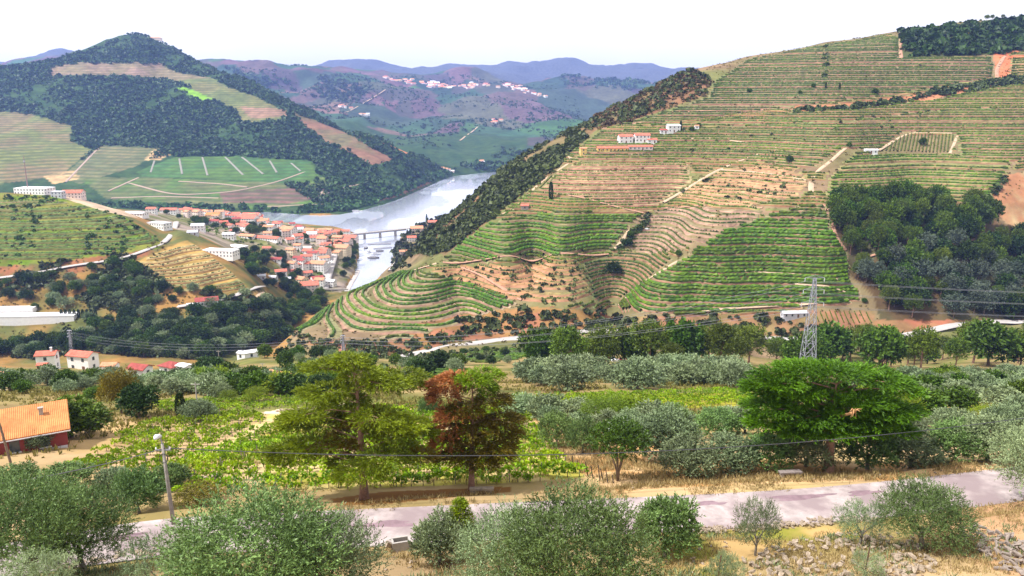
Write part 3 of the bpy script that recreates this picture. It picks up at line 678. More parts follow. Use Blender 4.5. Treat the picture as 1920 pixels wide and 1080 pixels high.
terraces('800,508 870,495 960,495 1080,490 1092,510 1112,560 1020,572 985,570 930,550 870,528', 2.3, 440, 680, DRK, 'thin bush row on the orange dry terraces', (.50,.33,.20), (.40,.23,.12), .9, 1.0, .55, .6)
terraces('822,482 880,440 935,410 990,402 1060,395 1180,399 1205,406 1170,445 1150,467 1000,482 900,490 840,493', 2.1, 440, 760, GRN, 'vine row in the green field below the lone cypress', (.25,.20,.12), (.27,.25,.12), 1.7, 1.7, 1, .02)
terraces('1005,357 1045,322 1090,300 1290,305 1300,340 1262,364 1230,388 1150,383 1060,363', 1.9, 440, 820, YEL, 'pale vine row on the straw terraces under the farm', (.36,.22,.15), (.40,.33,.18), .8, 1.0, .7, .3)
terraces('1195,407 1240,388 1330,386 1440,391 1400,420 1340,440 1280,470 1200,472 1168,452', 2.1, 440, 760, DRK, 'vine row on the pinkish terraces in the hollow', (.44,.33,.23), (.30,.22,.145), .8, 1.1, .6, .3)
terraces('1092,492 1165,468 1272,482 1240,506 1165,562 1112,560', 2.0, 440, 700, DRK, 'vine row around the dark tree in the hollow', (.36,.24,.15), (.20,.20,.10), 1.0, 1.2, 1, .1)
terraces('1150,577 1200,533 1272,490 1292,470 1350,432 1440,402 1530,376 1552,386 1562,430 1592,482 1590,520 1622,560 1560,572 1440,577 1300,590 1220,587', 1.9, 440, 720, GRN, 'vine row on the curved spur beside the wood', (.35,.23,.15), (.34,.27,.16), 1.8, 1.8, .94, .04)
terraces('1312,337 1352,314 1440,307 1500,322 1518,345 1490,370 1400,384 1300,380 1268,366', 1.9, 440, 800, YEL, 'pale vine row on the tan terraces above the spur', (.46,.30,.18), (.42,.30,.16), .8, .9, .7, .45)
terraces('1552,330 1600,282 1680,291 1900,302 1880,340 1850,377 1700,386 1572,376 1545,360', 2.0, 440, 900, GRN, 'vine row in the wide field above the wood', (.28,.21,.12), (.28,.27,.115), 1.3, 1.4, .96, .06)
terraces('1064,288 1124,246 1300,240 1600,225 1780,205 1960,200 1960,300 1800,292 1790,250 1700,246 1640,286 1590,275 1520,320 1440,303 1300,298 1090,298', 1.9, 500, 1000, YEL, 'fine vine row on the slope around the farmhouses', (.27,.17,.11), (.27,.25,.125), 1.2, 1.3, .96, .08)
terraces('1130,238 1250,208 1325,180 1335,152 1400,112 1550,84 1688,64 1688,112 1880,108 1862,145 1700,172 1500,198 1300,222', 2.0, 500, 1250, DRK, 'fine vine row on the upper slope near the skyline', (.25,.16,.11), (.245,.225,.125), 1.3, 1.4, .97, .06)
terraces('1500,210 1700,190 1870,160 1960,165 1960,200 1780,203 1600,224 1300,238 1160,240', 1.9, 500, 1100, YEL, 'fine vine row below the red earth track', (.28,.18,.11), (.28,.26,.125), 1.2, 1.3, .95, .08)
terraces('1890,108 1960,100 1960,160 1880,155', 2.7, 500, 1250, YEL, 'vine row beside the red track near the skyline', (.36,.25,.15), (.34,.30,.14))
terraces('335,455 352,450 420,500 470,545 400,548 330,542 270,520 236,500', 2.0, 560, 900, DRK, 'broken shrub row on the golden terraces', (.27,.19,.09), (.44,.33,.16), 1.0, 1.0, .6, .6)
terraces('-330,372 0,370 90,372 160,386 220,406 300,452 200,474 100,486 -330,490', 2.6, 560, 900, GRN, 'overgrown vine row on the green left slope', (.15,.16,.06), (.13,.18,.055), 1.6, 1.0, .9, .3)
# remaining terraced ground between the named fields
for p_ in (SCRUB_RIDGE, '1560,375 1640,375 1720,380 1850,385 1860,420 2000,430 2000,600 1800,600 1650,600 1640,560 1590,510 1590,470 1560,430', '1690,60 1900,35 2000,30 2000,70 1880,102 1690,110', '1642,284 1702,250 1790,252 1778,287', '1390,299 1425,283 1486,281 1470,299', '1528,612 1524,578 1642,578 1644,612', '1862,420 1862,360 1880,330 1930,320 2000,320 2000,430'): covered |= inside(p_, *VH)
gapm = inside('800,500 830,478 905,425 962,375 1040,324 1064,288 1120,243 1250,205 1335,150 1400,110 1550,82 1690,62 1900,40 2000,40 2000,330 1880,330 1862,360 1860,385 1640,375 1560,378 1592,482 1590,520 1622,562 1560,575 1300,592 1150,580 985,572 870,530', *VH) & ~covered
terraces(gapm, 2.0, 440, 1250, YEL, 'vine row on the ground between the named plots', (.30,.19,.11), (.27,.25,.10), 1.1, 1.2, .9, .15)
# fields with straight rows
def straight(poly, ang, sp, y0, y1, hm, label, wd=.8, ht=1.1):
    rng = np.random.default_rng(len(label)); q = uvpoly(poly, y0, y1); Pw = np.c_[q[:, 0]*np.exp(q[:, 1]), np.exp(q[:, 1])]
    a = math.radians(ang); dx = np.array([math.cos(a), math.sin(a)]); nx = np.array([-dx[1], dx[0]]); s = Pw @ nx
    for off in np.arange(s.min()+sp/2, s.max(), sp):
        tt = np.arange((Pw@dx).min(), (Pw@dx).max(), 2.0); L_ = off*nx[None] + tt[:, None]*dx[None]
        k = inpoly(L_[:, 0], L_[:, 1], Pw)
        if k.sum() < 4: continue
        L_ = L_[k]; L_ = np.c_[L_, hz(L_[:, 0], L_[:, 1])+.1]; hv, hf, lv = hedge(L_, wd, ht, rng, .1); ROWS.append((len(L_)*2/L_[:, 1].mean(), (hv, hf, lv, hm), None, label))
straight('1642,284 1702,250 1790,252 1778,287', 62, 2.6, 500, 1000, YEL, 'straight vine row in the trapezoid plot')
straight('1390,299 1425,283 1486,281 1470,299', 68, 2.8, 500, 1000, YEL, 'straight vine row in the small pale plot')
straight('1532,608 1528,582 1638,582 1640,608', 88, 3.2, 440, 600, YEL, 'young vine row in the straw plot behind the pylon', .5, .7)
straight('1552,162 1660,166 1664,175 1585,178', 70, 3, 600, 1200, YEL, 'straight vine row in the narrow skyline plot')
straight('515,612 548,600 552,624 530,632', 70, 3.0, 440, 640, GRN, 'short vine row at the tip of the rounded field', .9, 1.2)
straight('935,408 985,370 1040,326 1045,332 1000,362 955,402', 55, 4.5, 440, 900, GRN, 'short slanting vine row along the scrub edge', .9, 1.2)
straight('760,690 790,680 860,688 900,708 840,722 800,710', 20, 2.6, 180, 400, GRN, 'vine row in the plot beyond the dying conifer', .9, 1.2)
straight('860,672 900,655 1000,655 1000,670 900,684', 3, 5, 300, 470, GRN, 'vine row on the valley floor below the road', 1.0, 1.2)
ORD = ['first', 'second', 'third', 'fourth', 'fifth', 'sixth', 'seventh', 'eighth', 'ninth', 'tenth', '11th', '12th', '13th', '14th', '15th', '16th', '17th', '18th', '19th', '20th'] + [f'{i}th' if i % 10 not in (1, 2, 3) else f'{i}'+{1: 'st', 2: 'nd', 3: 'rd'}[i % 10] for i in range(21, 90)]
ROWS.sort(key=lambda r: -r[0])
ROBJ = {}; nrow = 0; restV = []; restF = []; restL = []; off = 0; bankrest = []; nb_ = 0
parent_of = {'broken shrub row on the golden terraces': 'town_hill', 'overgrown vine row on the green left slope': 'town_hill'}
for size, hm_, bm, lab in ROWS:
    if hm_:
        hv, hf, lv, hm = hm_
        if nrow < 300:
            me = mesh('vine_row', hv, hf, [hm], {'lv': lv})
            ROBJ.setdefault(lab, []).append((float(hv[:, 2].mean()), tag(ob('vine_row', me), lab, 'vine row', 'rows like: ' + lab))); nrow += 1
        else: restV.append(hv); restF.append(hf+off); restL.append(lv); off += len(hv)
    if bm:
        o = ob('terrace_bank', bm, LAND[parent_of.get(lab, 'terraced_hill')])
if restV:
    tag(ob('vine_rows', mesh('vine_rows', np.vstack(restV), np.vstack(restF), [hedge_y], {'lv': np.concatenate(restL)})), 'far fine rows of vines too thin to tell apart', 'vine rows', kind='stuff')
for lab, lst in ROBJ.items():
    lst.sort(key=lambda q: q[0])
    for k_, (z_, o_) in enumerate(lst): o_['label'] = f'{lab}, {ORD[k_]} from the bottom' if k_ < len(lst)-1 else f'{lab}, topmost of them'
# ------------------------------------------------------------------ plants
bark = mat('bark', (.16, .115, .085), rough=.95, var=.4, scale=4, bump=.03)
barkgrey = mat('olive_bark', (.20, .175, .14), rough=.95, var=.45, scale=5, bump=.03)
barkred = mat('conifer_bark', (.26, .15, .105), rough=.95, var=.4, scale=5, bump=.03)
olive_l = leafmat('olive_leaves', (.055, .10, .035), (.26, .36, .16), .2, .5)
olive_s = leafmat('silver_olive_leaves', (.085, .125, .06), (.36, .43, .26), .2, .5)
broad_l = leafmat('broad_leaves', (.04, .08, .018), (.13, .20, .045), .3)
dark_l = leafmat('dark_leaves', (.016, .038, .012), (.06, .10, .028), .2)
brt_l = leafmat('bright_leaves', (.12, .19, .025), (.30, .38, .06), .4)
pine_l = leafmat('pine_needles', (.05, .09, .022), (.17, .22, .06), .2)
euca_l = leafmat('blue_grey_leaves', (.045, .07, .05), (.16, .19, .14), .2)
brown_l = leafmat('dry_leaves', (.12, .055, .025), (.30, .15, .06), .2)
ced_l = leafmat('conifer_spray', (.065, .11, .012), (.36, .46, .04), .35)
ced2_l = leafmat('cedar_spray', (.035, .085, .012), (.25, .39, .04), .35)
deadr_l = leafmat('dead_red_spray', (.16, .065, .035), (.40, .20, .10), .2)
rust_l = leafmat('olive_brown_spray', (.10, .085, .02), (.25, .21, .05), .25)
vine_l = leafmat('vine_leaves', (.15, .26, .025), (.42, .56, .07), .5)
scrub_l = leafmat('scrub_leaves', (.035, .05, .02), (.10, .125, .05), .2)
mtn_l = leafmat('mountain_scrub', (.03, .065, .022), (.075, .13, .045), .2)
straw_m = leafmat('dry_grass', (.40, .31, .15), (.68, .58, .34), .3, .8)

def unit(v): return v/(np.linalg.norm(v, axis=-1, keepdims=True)+1e-9)
def leafquads(p, d, L, W, rng, bend=.0):
    """p (n,3) base, d (n,3) direction: one rhombic leaf each"""
    n_ = len(p); d = unit(d); r = unit(np.cross(d, rng.normal(size=(n_, 3))))
    L = np.broadcast_to(np.asarray(L, float), (n_,))[:, None]; W = np.broadcast_to(np.asarray(W, float), (n_,))[:, None]
    nrm = np.cross(d, r)
    V = np.stack([p, p+d*L*.45+r*W*.5+nrm*L*bend, p+d*L, p+d*L*.45-r*W*.5+nrm*L*bend], 1).reshape(-1, 3)
    F = np.arange(n_*4).reshape(n_, 4)
    return V, F
def lumps_outline(n_, R_, rng, flat=.75, lo=.35, down=1.35):
    """n_ lumps spread over a rounded crown"""
    k = np.arange(n_); ph = k*2.39996+rng.uniform(0, 6); zz = 1-(k+.5)/n_*down
    rr = np.sqrt(np.clip(1-zz**2, 0, 1))
    c = np.c_[rr*np.cos(ph), rr*np.sin(ph), zz*flat]*(1-lo)*rng.uniform(.8, 1.12, (n_, 1))
    return c*R_, rng.uniform(lo*.8, lo*1.25, n_)*R_
def shell(c, r, n_, rng, inner=.35, up=.15):
    """points on the outer skin of a set of lumps, with outward direction"""
    w_ = r**2; li = rng.choice(len(c), n_, p=w_/w_.sum()); q = unit(rng.normal(size=(n_, 3))); q[:, 2] = q[:, 2]*.9+up; q = unit(q)
    rad = r[li]*np.where(rng.random(n_) < inner, rng.uniform(.35, .9, n_), rng.uniform(.88, 1.06, n_))
    return c[li]+q*rad[:, None], q, li
def sprays(p, d, k, SL, L, W, rng, spread=.6, droop=0.0, lumpv=None):
    """a twig at each point carrying k leaves"""
    n_ = len(p); t = np.tile((np.arange(k)+.3)/k, n_); P0 = np.repeat(p, k, 0); D = np.repeat(d, k, 0); s = np.repeat(SL, k) if hasattr(SL, '__len__') else SL
    q = P0 + D*(t*s)[:, None]; q[:, 2] -= droop*(t*s)**2
    dd = unit(D + spread*rng.normal(size=D.shape)); V, F = leafquads(q, dd, L*rng.uniform(.7, 1.3, len(q)), W*rng.uniform(.7, 1.3, len(q)), rng)
    lv = np.repeat(rng.random(n_)*.5, k) + rng.random(n_*k)*.35 + t*.25
    if lumpv is not None: lv = lv*.62 + np.repeat(lumpv, k)*.38
    return V, F, np.repeat(lv, 4)
def trunk_mb(h, r, rng, forks=4, spread=.5, lean=0.0, crown_h=1.0, bend=.12):
    m = MB(); n_ = 7; t = np.linspace(0, 1, n_)
    th = h; ax = np.c_[lean*t*h + bend*h*np.sin(t*2.2)*rng.uniform(-.5, .5), bend*h*np.sin(t*1.7)*rng.uniform(-.5, .5), t*th-.4*(t == 0)]
    m.tube(ax, r*np.array([1.5, 1.12, 1, .93, .86, .8, .6])[:n_], 8)
    for f in range(forks):
        a = f*2*PI/forks+rng.uniform(-.4, .4); b0 = ax[3+f % 3]; l = crown_h*rng.uniform(.7, 1.1)
        e = b0 + np.array([math.cos(a)*spread*l, math.sin(a)*spread*l, l*.8]); mid_ = (b0+e)/2 + rng.normal(size=3)*.06*l + np.array([math.cos(a), math.sin(a), -.3])*.1*l
        m.tube([b0, b0*.6+mid_*.4, mid_, mid_*.4+e*.6, e], r*np.array([.55, .45, .36, .25, .1]), 5)
    return m
def crown_mesh(name, kind, lm, rng, n=400, k=8, R_=1.0, L=.1, W=.03, SL=.3, lumps=12, flat=.75, lo=.38, up=.25, spread=.55, inner=.3, z0=0.0, droop=0.0, sx=1.0):
    c, r = lumps_outline(lumps, R_, rng, flat, lo); c[:, 0] *= sx
    p, d, li = shell(c, r, n, rng, inner, .15); p[:, 2] += z0
    d = unit(d + np.array([0, 0, up]) + .35*rng.normal(size=d.shape)); lvv = rng.random(lumps)[li]
    V, F, lv = sprays(p, d, k, SL*rng.uniform(.6, 1.4, n), L, W, rng, spread, droop, lvv)
    return mesh(name, V, F, [lm], {'lv': lv})
def join(name, a, b):
    """one mesh from two (crown and trunk of a small far tree), each keeping its material"""
    def g(me):
        V = np.empty(len(me.vertices)*3, np.float32); me.vertices.foreach_get('co', V)
        li = np.empty(len(me.loops), np.int32); me.loops.foreach_get('vertex_index', li)
        tt = np.empty(len(me.polygons), np.int32); me.polygons.foreach_get('loop_total', tt); return V.reshape(-1, 3), li, tt
    (Va, la, ta), (Vb, lb, tb) = g(a), g(b); V = np.vstack([Va, Vb])
    me = bpy.data.meshes.new(name); me.vertices.add(len(V)); me.vertices.foreach_set('co', V.ravel()); li = np.r_[la, lb+len(Va)]; tt = np.r_[ta, tb]
    me.loops.add(len(li)); me.loops.foreach_set('vertex_index', li.astype(np.int32)); me.polygons.add(len(tt))
    me.polygons.foreach_set('loop_start', np.r_[0, np.cumsum(tt)[:-1]].astype(np.int32)); me.polygons.foreach_set('loop_total', tt.astype(np.int32))
    for m_ in (*a.materials, *b.materials): me.materials.append(m_)
    me.polygons.foreach_set('material_index', np.r_[np.zeros(len(ta)), np.ones(len(tb))].astype(np.int32))
    at = me.attributes.new('lv', 'FLOAT', 'POINT'); l0 = np.zeros(len(Va), np.float32); a.attributes['lv'].data.foreach_get('value', l0)
    at.data.foreach_set('value', np.r_[l0, np.zeros(len(Vb), np.float32)]); me.update(calc_edges=True); return me

# small prototypes (unit height about 1): crown and trunk in one mesh, for trees too far to show their parts
def proto(kind, seed):
    g = np.random.default_rng(seed)
    if kind == 'olive':    c = crown_mesh('t', kind, olive_s, g, 560, 6, .5, .085, .034, .12, 12, .72, .36, .2, .7, .3, .44); t = trunk_mb(.25, .035, g, 4, .5, crown_h=.4)
    elif kind == 'round':  c = crown_mesh('t', kind, broad_l, g, 520, 6, .5, .09, .055, .10, 13, .85, .36, .15, .8, .3, .5); t = trunk_mb(.35, .03, g, 4, .5, crown_h=.4)
    elif kind == 'dark':   c = crown_mesh('t', kind, dark_l, g, 520, 6, .5, .09, .055, .10, 13, .95, .36, .15, .8, .3, .48); t = trunk_mb(.35, .03, g, 4, .5, crown_h=.4)
    elif kind == 'bright': c = crown_mesh('t', kind, brt_l, g, 420, 5, .5, .08, .035, .12, 10, .8, .36, .3, .6, .3, .5); t = trunk_mb(.3, .03, g, 4, .5, crown_h=.4)
    elif kind == 'euca':   c = crown_mesh('t', kind, euca_l, g, 420, 5, .45, .085, .04, .10, 12, 1.05, .36, .1, .8, .3, .55); t = trunk_mb(.45, .025, g, 4, .4, crown_h=.4)
    elif kind == 'brown':  c = crown_mesh('t', kind, brown_l, g, 300, 5, .45, .08, .04, .10, 10, .9, .36, .1, .8, .3, .52); t = trunk_mb(.45, .025, g, 4, .4, crown_h=.4)
    elif kind == 'pine':
        c = crown_mesh('t', kind, pine_l, g, 640, 6, .36, .07, .022, .09, 17, 1.05, .27, .25, .7, .2, .62, 0, 1.0); t = trunk_mb(.6, .022, g, 5, .5, crown_h=.32, bend=.1)
    elif kind == 'bush':   c = crown_mesh('t', kind, scrub_l, g, 150, 4, .5, .15, .07, .14, 7, .7, .42, .2, .8, .2, .3); t = trunk_mb(.15, .03, g, 2, .4, crown_h=.2)
    elif kind == 'cypress':
        z_ = g.uniform(.06, 1, 900); rad = .095*np.sin(np.clip(z_, .03, 1)**.75*PI)**.6*1.0+.008; a = g.uniform(0, 6.28, 900)
        p = np.c_[rad*np.cos(a), rad*np.sin(a), z_]; d = np.c_[np.cos(a)*.35, np.sin(a)*.35, np.ones(900)]
        V, F, lv = sprays(p, unit(d), 3, .07, .05, .02, g, .3); c = mesh('t', V, F, [dark_l], {'lv': lv}); t = trunk_mb(.3, .015, g, 0)
    me = join(kind+'_tree', c, t.mesh('t', barkgrey if kind == 'olive' else barkred if kind == 'pine' else bark)); return me
PR = {k: [proto(k, 10+7*i+sum(map(ord, k))) for i in range(n_)] for k, n_ in (('olive', 4), ('round', 4), ('dark', 4), ('bright', 2), ('euca', 3), ('brown', 2), ('pine', 5), ('bush', 4), ('cypress', 2))}
NAMES = {'olive': 'olive_tree', 'round': 'leafy_tree', 'dark': 'dark_tree', 'bright': 'bright_shrub', 'euca': 'grey_green_tree', 'brown': 'brown_tree', 'pine': 'pine_tree', 'bush': 'bush', 'cypress': 'cypress_tree'}
def ppm(p):       # pixels of the photograph per metre at a world point
    return FPX/(p[1]*math.cos(TH) + (CZ-p[2])*math.sin(TH))
def tree(kind, px, py, hpx, label, group=None, y0=20, y1=3000, wide=1.0, cat='tree'):
    """a tree with its foot at a pixel, hpx tall in the photograph"""
    p = cast(px, py, y0, y1); h = hpx/ppm(p); k = R.integers(0, len(PR[kind]))
    o = ob(NAMES[kind], PR[kind][k], None, (p[0], p[1], p[2]-.03*h), (0, 0, R.uniform(0, 6.28)), (h*wide, h*wide, h))
    return tag(o, label, cat, group)
def scatter_px(poly, n_, y0, y1, rng, mind=0, density=None):
    """n_ points of the ground inside a polygon of the photograph, spread evenly over the ground"""
    q = uvpoly(poly, y0, y1); Pw = np.c_[q[:, 0]*np.exp(q[:, 1]), np.exp(q[:, 1])]; lo, hi = Pw.min(0), Pw.max(0); out = []
    got = 0; tries = 0; A_ = np.zeros((0, 2))
    while got < n_ and tries < 60:
        x = rng.uniform(lo, hi, (n_*4, 2)); x = x[inpoly(x[:, 0], x[:, 1], Pw)]
        if density is not None: x = x[rng.random(len(x)) < density(x[:, 0], x[:, 1])]
        if mind > 0:
            for c in x:
                if len(A_) == 0 or ((A_-c)**2).sum(1).min() > mind**2: A_ = np.vstack([A_, c])
                if len(A_) >= n_: break
            got = len(A_)
        else: A_ = np.vstack([A_, x])[:n_]; got = len(A_)
        tries += 1
    return A_[:n_]
def wood(poly, n_, kinds, h, label, group, y0, y1, mind=0, wide=1.0, seed=1, cat='tree', density=None):
    rng = np.random.default_rng(seed); P2 = scatter_px(poly, n_, y0, y1, rng, mind, density)
    us = P2[:, 0]/P2[:, 1]; q1, q2 = np.quantile(us, [.34, .67])
    for x, y in P2:
        if abs(x/y) > .70: continue
        k = kinds[rng.integers(0, len(kinds))]; hh = rng.uniform(*h); me = PR[k][rng.integers(0, len(PR[k]))]
        o = ob(NAMES[k], me, None, (x, y, float(hz(x, y))-.03*hh), (0, 0, rng.uniform(0, 6.28)), (hh*wide*rng.uniform(.85, 1.2), hh*wide*rng.uniform(.85, 1.2), hh))
        lab = label[k] if isinstance(label, dict) else label
        f_ = (hh-h[0])/(h[1]-h[0]); big = 'tall ' if f_ > .67 else 'low ' if f_ < .33 else ''; lab = lab.replace('tall ', '').replace('small ', '')
        tag(o, f'{big}{lab}, ' + ('left part' if x/y < q1 else 'middle part' if x/y < q2 else 'right part'), cat, group)
def scrubmass(name, poly, n_, size, lm, label, y0, y1, seed=3, tris=10, density=None, mind=0):
    """scrub nobody could count: tufts of leaf clumps in one mesh"""
    rng = np.random.default_rng(seed); P2 = np.vstack([scatter_px(p, n_ if len(poly) == 1 or isinstance(poly, str) else int(n_*f), y0, y1, rng, mind, density) for p, f in ([(poly, 1)] if isinstance(poly, str) else poly)])
    m_ = len(P2); sz = np.clip(np.exp(rng.normal(-.08, .38, m_)), .35, 2.0)*size; z = hz(P2[:, 0], P2[:, 1])
    k = tris; d = unit(rng.normal(size=(m_*k, 3))); d[:, 2] = np.abs(d[:, 2])*.9+.05
    S_ = np.repeat(sz, k); p = np.c_[np.repeat(P2, k, 0), np.repeat(z, k)] + d*(S_*.36)[:, None]*np.array([1.15, 1.15, .85]) + np.c_[np.zeros((m_*k, 2)), S_*.18]
    tdir = unit(np.cross(d, rng.normal(size=d.shape)) + .25*d); V, F = leafquads(p-tdir*(S_*.28)[:, None], tdir, S_*.62, S_*.55, rng, .12)
    lv = np.repeat(np.repeat(rng.random(m_), k)*.6+rng.random(m_*k)*.4, 4)
    return tag(ob(name, mesh(name, V, F, [lm], {'lv': lv})), label, 'scrub', kind='stuff')

# ---- far scrub and woods (uncountable)
def patchy(s, t, seed): return lambda x, y: np.clip(.5+(fbm(x, y, s, 3, seed)-t)*4, 0, 1)
ridge_d = patchy(40, -.12, 4)
scrubmass('ridge_scrub', SCRUB_RIDGE, 3600, 4.0, scrub_l, 'grey green scrub covering the steep ridge above the river', 440, 1250, 11, 9, lambda x, y: ridge_d(x, y)*np.where(hz(x, y) > 172, .22, 1.0))
scrubmass('riverside_trees', [('780,480 830,417 870,382 846,402 815,412 785,424 757,440 742,462 737,482 733,500 760,508', 1.0)], 700, 6, scrub_l, 'trees and bushes along the right bank of the river', 650, 1500, 12, 12)
ALLM = '-330,128 0,120 150,97 250,62 290,58 330,70 400,108 520,178 700,256 840,318 800,345 700,378 600,384 440,293 330,294 260,300 -330,300'
mfield = np.zeros(ZZ.shape, bool)
for p_ in ('95,125 150,117 300,118 332,136 396,146 345,157 300,148 240,140 90,141', '335,150 396,146 432,165 482,182 545,216 512,226 452,232 440,206 400,186 345,160', '-330,205 0,208 60,214 135,236 130,262 172,282 110,330 0,345 -330,350', '115,330 190,272 300,278 260,310 150,345', '255,322 330,294 440,293 580,301 600,331 560,345 400,335 270,332', '540,205 640,245 740,300 700,310 600,262', '715,268 790,274 822,287 800,297 760,288', '330,166 350,163 402,186 372,187'):
    mfield |= inside(p_, *MT)
def notfield(x, y):
    i = np.clip(np.searchsorted(GV, np.log(y)), 0, ni-1); j = np.clip(((x/y-GU[0])/(GU[1]-GU[0])).astype(int), 0, nj-1); return np.where(mfield[i, j], 0.0, np.clip(.85+fbm(x, y, 90, 3, 66)*2.2, .1, 1))
scrubmass('mountain_woods', ALLM, 16500, 9, mtn_l, 'dense green woods over the tall pointed mountain', 1450, 3000, 13, 6, notfield)
scrubmass('riverbank_trees', [('560,400 640,398 690,386 745,368 800,344 850,326 835,320 790,338 740,356 690,370 640,382 560,390', .6), ('-330,384 200,380 480,388 560,402 500,400 200,392 -330,392', .4)], 900, 9, mtn_l, 'dark trees lining the far bank of the river', 1430, 2400, 14, 9)
for p_, n_ in (('840,318 900,308 960,306 1000,300 980,318 900,322', 160), ('1040,140 1180,150 1250,158 1180,172 1060,160', 260), ('900,290 960,285 1040,280 1040,290 930,296', 60), ('600,140 700,170 660,195 580,180', 200), ('420,130 520,140 560,170 480,160', 260)):
    scrubmass('far_woods', p_, n_, 22 if n_ > 170 else 16, mtn_l, {160: 'dark trees at the far bend of the river', 260: 'dark woods on the far hills below the skyline', 60: 'small wood on the far fields', 200: 'dark woods on the far slope'}[n_] if n_ != 260 or p_[0] == '1' else 'blue dark woods just right of the pointed mountain', 2200, 6500, 15+n_, 9)
scrubmass('skyline_scrub', '1690,62 1900,38 2000,32 2000,70 1880,102 1690,110', 900, 7, dark_l, 'dark scrub wood on the skyline at the upper right', 600, 1250, 17, 12)
scrubmass('valley_scrub', [('-330,500 0,500 100,492 240,478 330,545 480,560 560,575 560,620 480,650 330,690 -330,690', 1.0)], 2000, 4.5, scrub_l, 'low scrub between the trees of the left hill', 540, 900, 18, 10, patchy(30, 0, 5))
scrubmass('slope_scrub', '-330,365 90,368 220,402 310,455 200,480 -330,495', 420, 3.5, broad_l, 'low bushes on the green slope at the left', 560, 900, 19, 10, patchy(40, .12, 6))
scrubmass('hedge_scrub', [('1150,590 1440,590 1560,620 1560,642 1300,630 1180,612', .35), ('850,600 1000,580 1130,590 1170,615 1000,628 880,630', .45)], 330, 4, scrub_l, 'scrub on the red banks along the valley road', 400, 560, 20, 14)
scrubmass('terrace_bushes', [('1268,366 1312,337 1440,307 1518,345 1400,384', .3), ('800,508 1080,490 1112,560 1020,572', .5), ('1064,288 1300,240 1780,205 1590,275 1440,303', .3)], 300, 2.4, scrub_l, 'small bushes dotted over the dry terraces', 440, 1000, 21, 10)

# ---- trees one can tell apart
lab = {'pine': 'dark pine in the dense wood on the right slope', 'dark': 'dark round tree in the dense wood on the right slope', 'euca': 'grey blue tree in the dense wood on the right slope', 'brown': 'brownish tree in the dense wood on the right slope', 'round': 'green leafy tree in the dense wood on the right slope'}
wood('1565,380 1640,380 1720,385 1850,388 1862,425 1860,440 1780,460 1700,470 1620,482 1600,510 1592,470 1565,430', 90, ['dark', 'pine', 'pine', 'round'], (9, 18), lab, 'wood on the right slope', 440, 800, 4.0, .85, 31)
wood('1600,515 1640,500 1720,482 1800,470 1880,450 1990,440 1990,590 1800,598 1660,598 1645,560', 115, ['dark', 'euca', 'pine', 'dark', 'pine', 'euca', 'round'], (8, 16), {k: v.replace('the dense wood on', 'the lower wood on') for k, v in lab.items()}, 'lower wood on the right slope', 440, 800, 4.2, .9, 32)
lab2 = {'dark': 'dark round tree in the wood of the side valley', 'round': 'green round tree in the wood of the side valley', 'olive': 'pale olive tree in the wood of the side valley'}
wood('-330,640 0,640 150,638 165,602 330,585 420,575 520,572 560,590 530,640 480,655 330,688 -330,688', 250, ['dark', 'round', 'dark', 'dark', 'olive'], (6, 13), lab2, 'wood of the side valley', 540, 800, 4.2, 1.05, 33, density=patchy(45, -.22, 7))
lab3 = {'dark': 'dark tree scattered on the dry slope under the hill road', 'round': 'green tree scattered on the dry slope under the hill road', 'olive': 'pale olive tree scattered on the dry slope under the hill road'}
wood('-330,545 0,535 120,512 240,490 330,545 470,548 480,560 330,575 160,580 -330,580', 88, ['dark', 'round', 'olive', 'round'], (5, 10), lab3, 'trees on the dry slope', 540, 900, 5, 1.1, 34)
wood('440,470 520,475 560,500 600,540 560,560 500,545 450,500', 42, ['dark', 'round', 'dark'], (6, 10), {'dark': 'dark tree between the town and the golden terraces', 'round': 'green tree between the town and the golden terraces'}, 'trees below the town', 650, 1000, 6, 1.1, 35)
wood('300,400 400,410 500,425 600,440 660,450 650,500 600,470 500,450 380,425', 60, ['dark', 'round', 'round'], (6, 10), {'dark': 'dark tree among the houses of the town', 'round': 'green tree among the houses of the town'}, 'trees among the town houses', 800, 1300, 9, 1.1, 36)
wood('660,455 668,470 662,505 645,530 640,520 655,480', 14, ['dark', 'round'], (7, 10), {'dark': 'dark tree on the town quay', 'round': 'green tree on the town quay'}, 'trees on the town quay', 800, 1300, 6, 1, 37)
wood('-330,708 0,708 60,712 180,716 360,716 480,706 560,708 560,740 480,745 330,745 180,735 -330,745', 105, ['olive', 'olive', 'round', 'olive'], (3, 5.5), {'olive': 'pale olive tree in the grove around the red roofed houses', 'round': 'green tree in the grove around the red roofed houses'}, 'grove around the red roofed houses', 110, 340, 3.5, 1.15, 38)
wood('460,672 600,668 700,678 820,690 900,690 960,700 820,712 700,716 560,712', 38, ['olive', 'dark', 'round', 'olive'], (3, 6.5), {'olive': 'pale olive tree on the brow behind the two conifers', 'dark': 'dark tree on the brow behind the two conifers', 'round': 'green tree on the brow behind the two conifers'}, 'trees on the brow', 180, 420, 4, 1.05, 39)
wood('980,680 1070,672 1180,672 1280,668 1420,668 1440,690 1350,700 1180,702 1000,700', 29, ['pine', 'pine', 'pine', 'pine', 'round'], (9, 19), {'pine': 'tall pine in the belt before the valley road, left of the pylon', 'round': 'leafy tree in the pine belt, left of the pylon'}, 'pine belt left of the pylon', 230, 400, 4.5, .9, 40)
wood('1430,690 1440,668 1640,662 1760,655 1990,645 1990,690 1800,695 1600,695', 44, ['pine', 'pine', 'pine', 'pine', 'round'], (9, 19), {'pine': 'tall pine in the belt before the valley road, right of the pylon', 'round': 'leafy tree in the pine belt, right of the pylon'}, 'pine belt right of the pylon', 230, 430, 4.5, .95, 41)
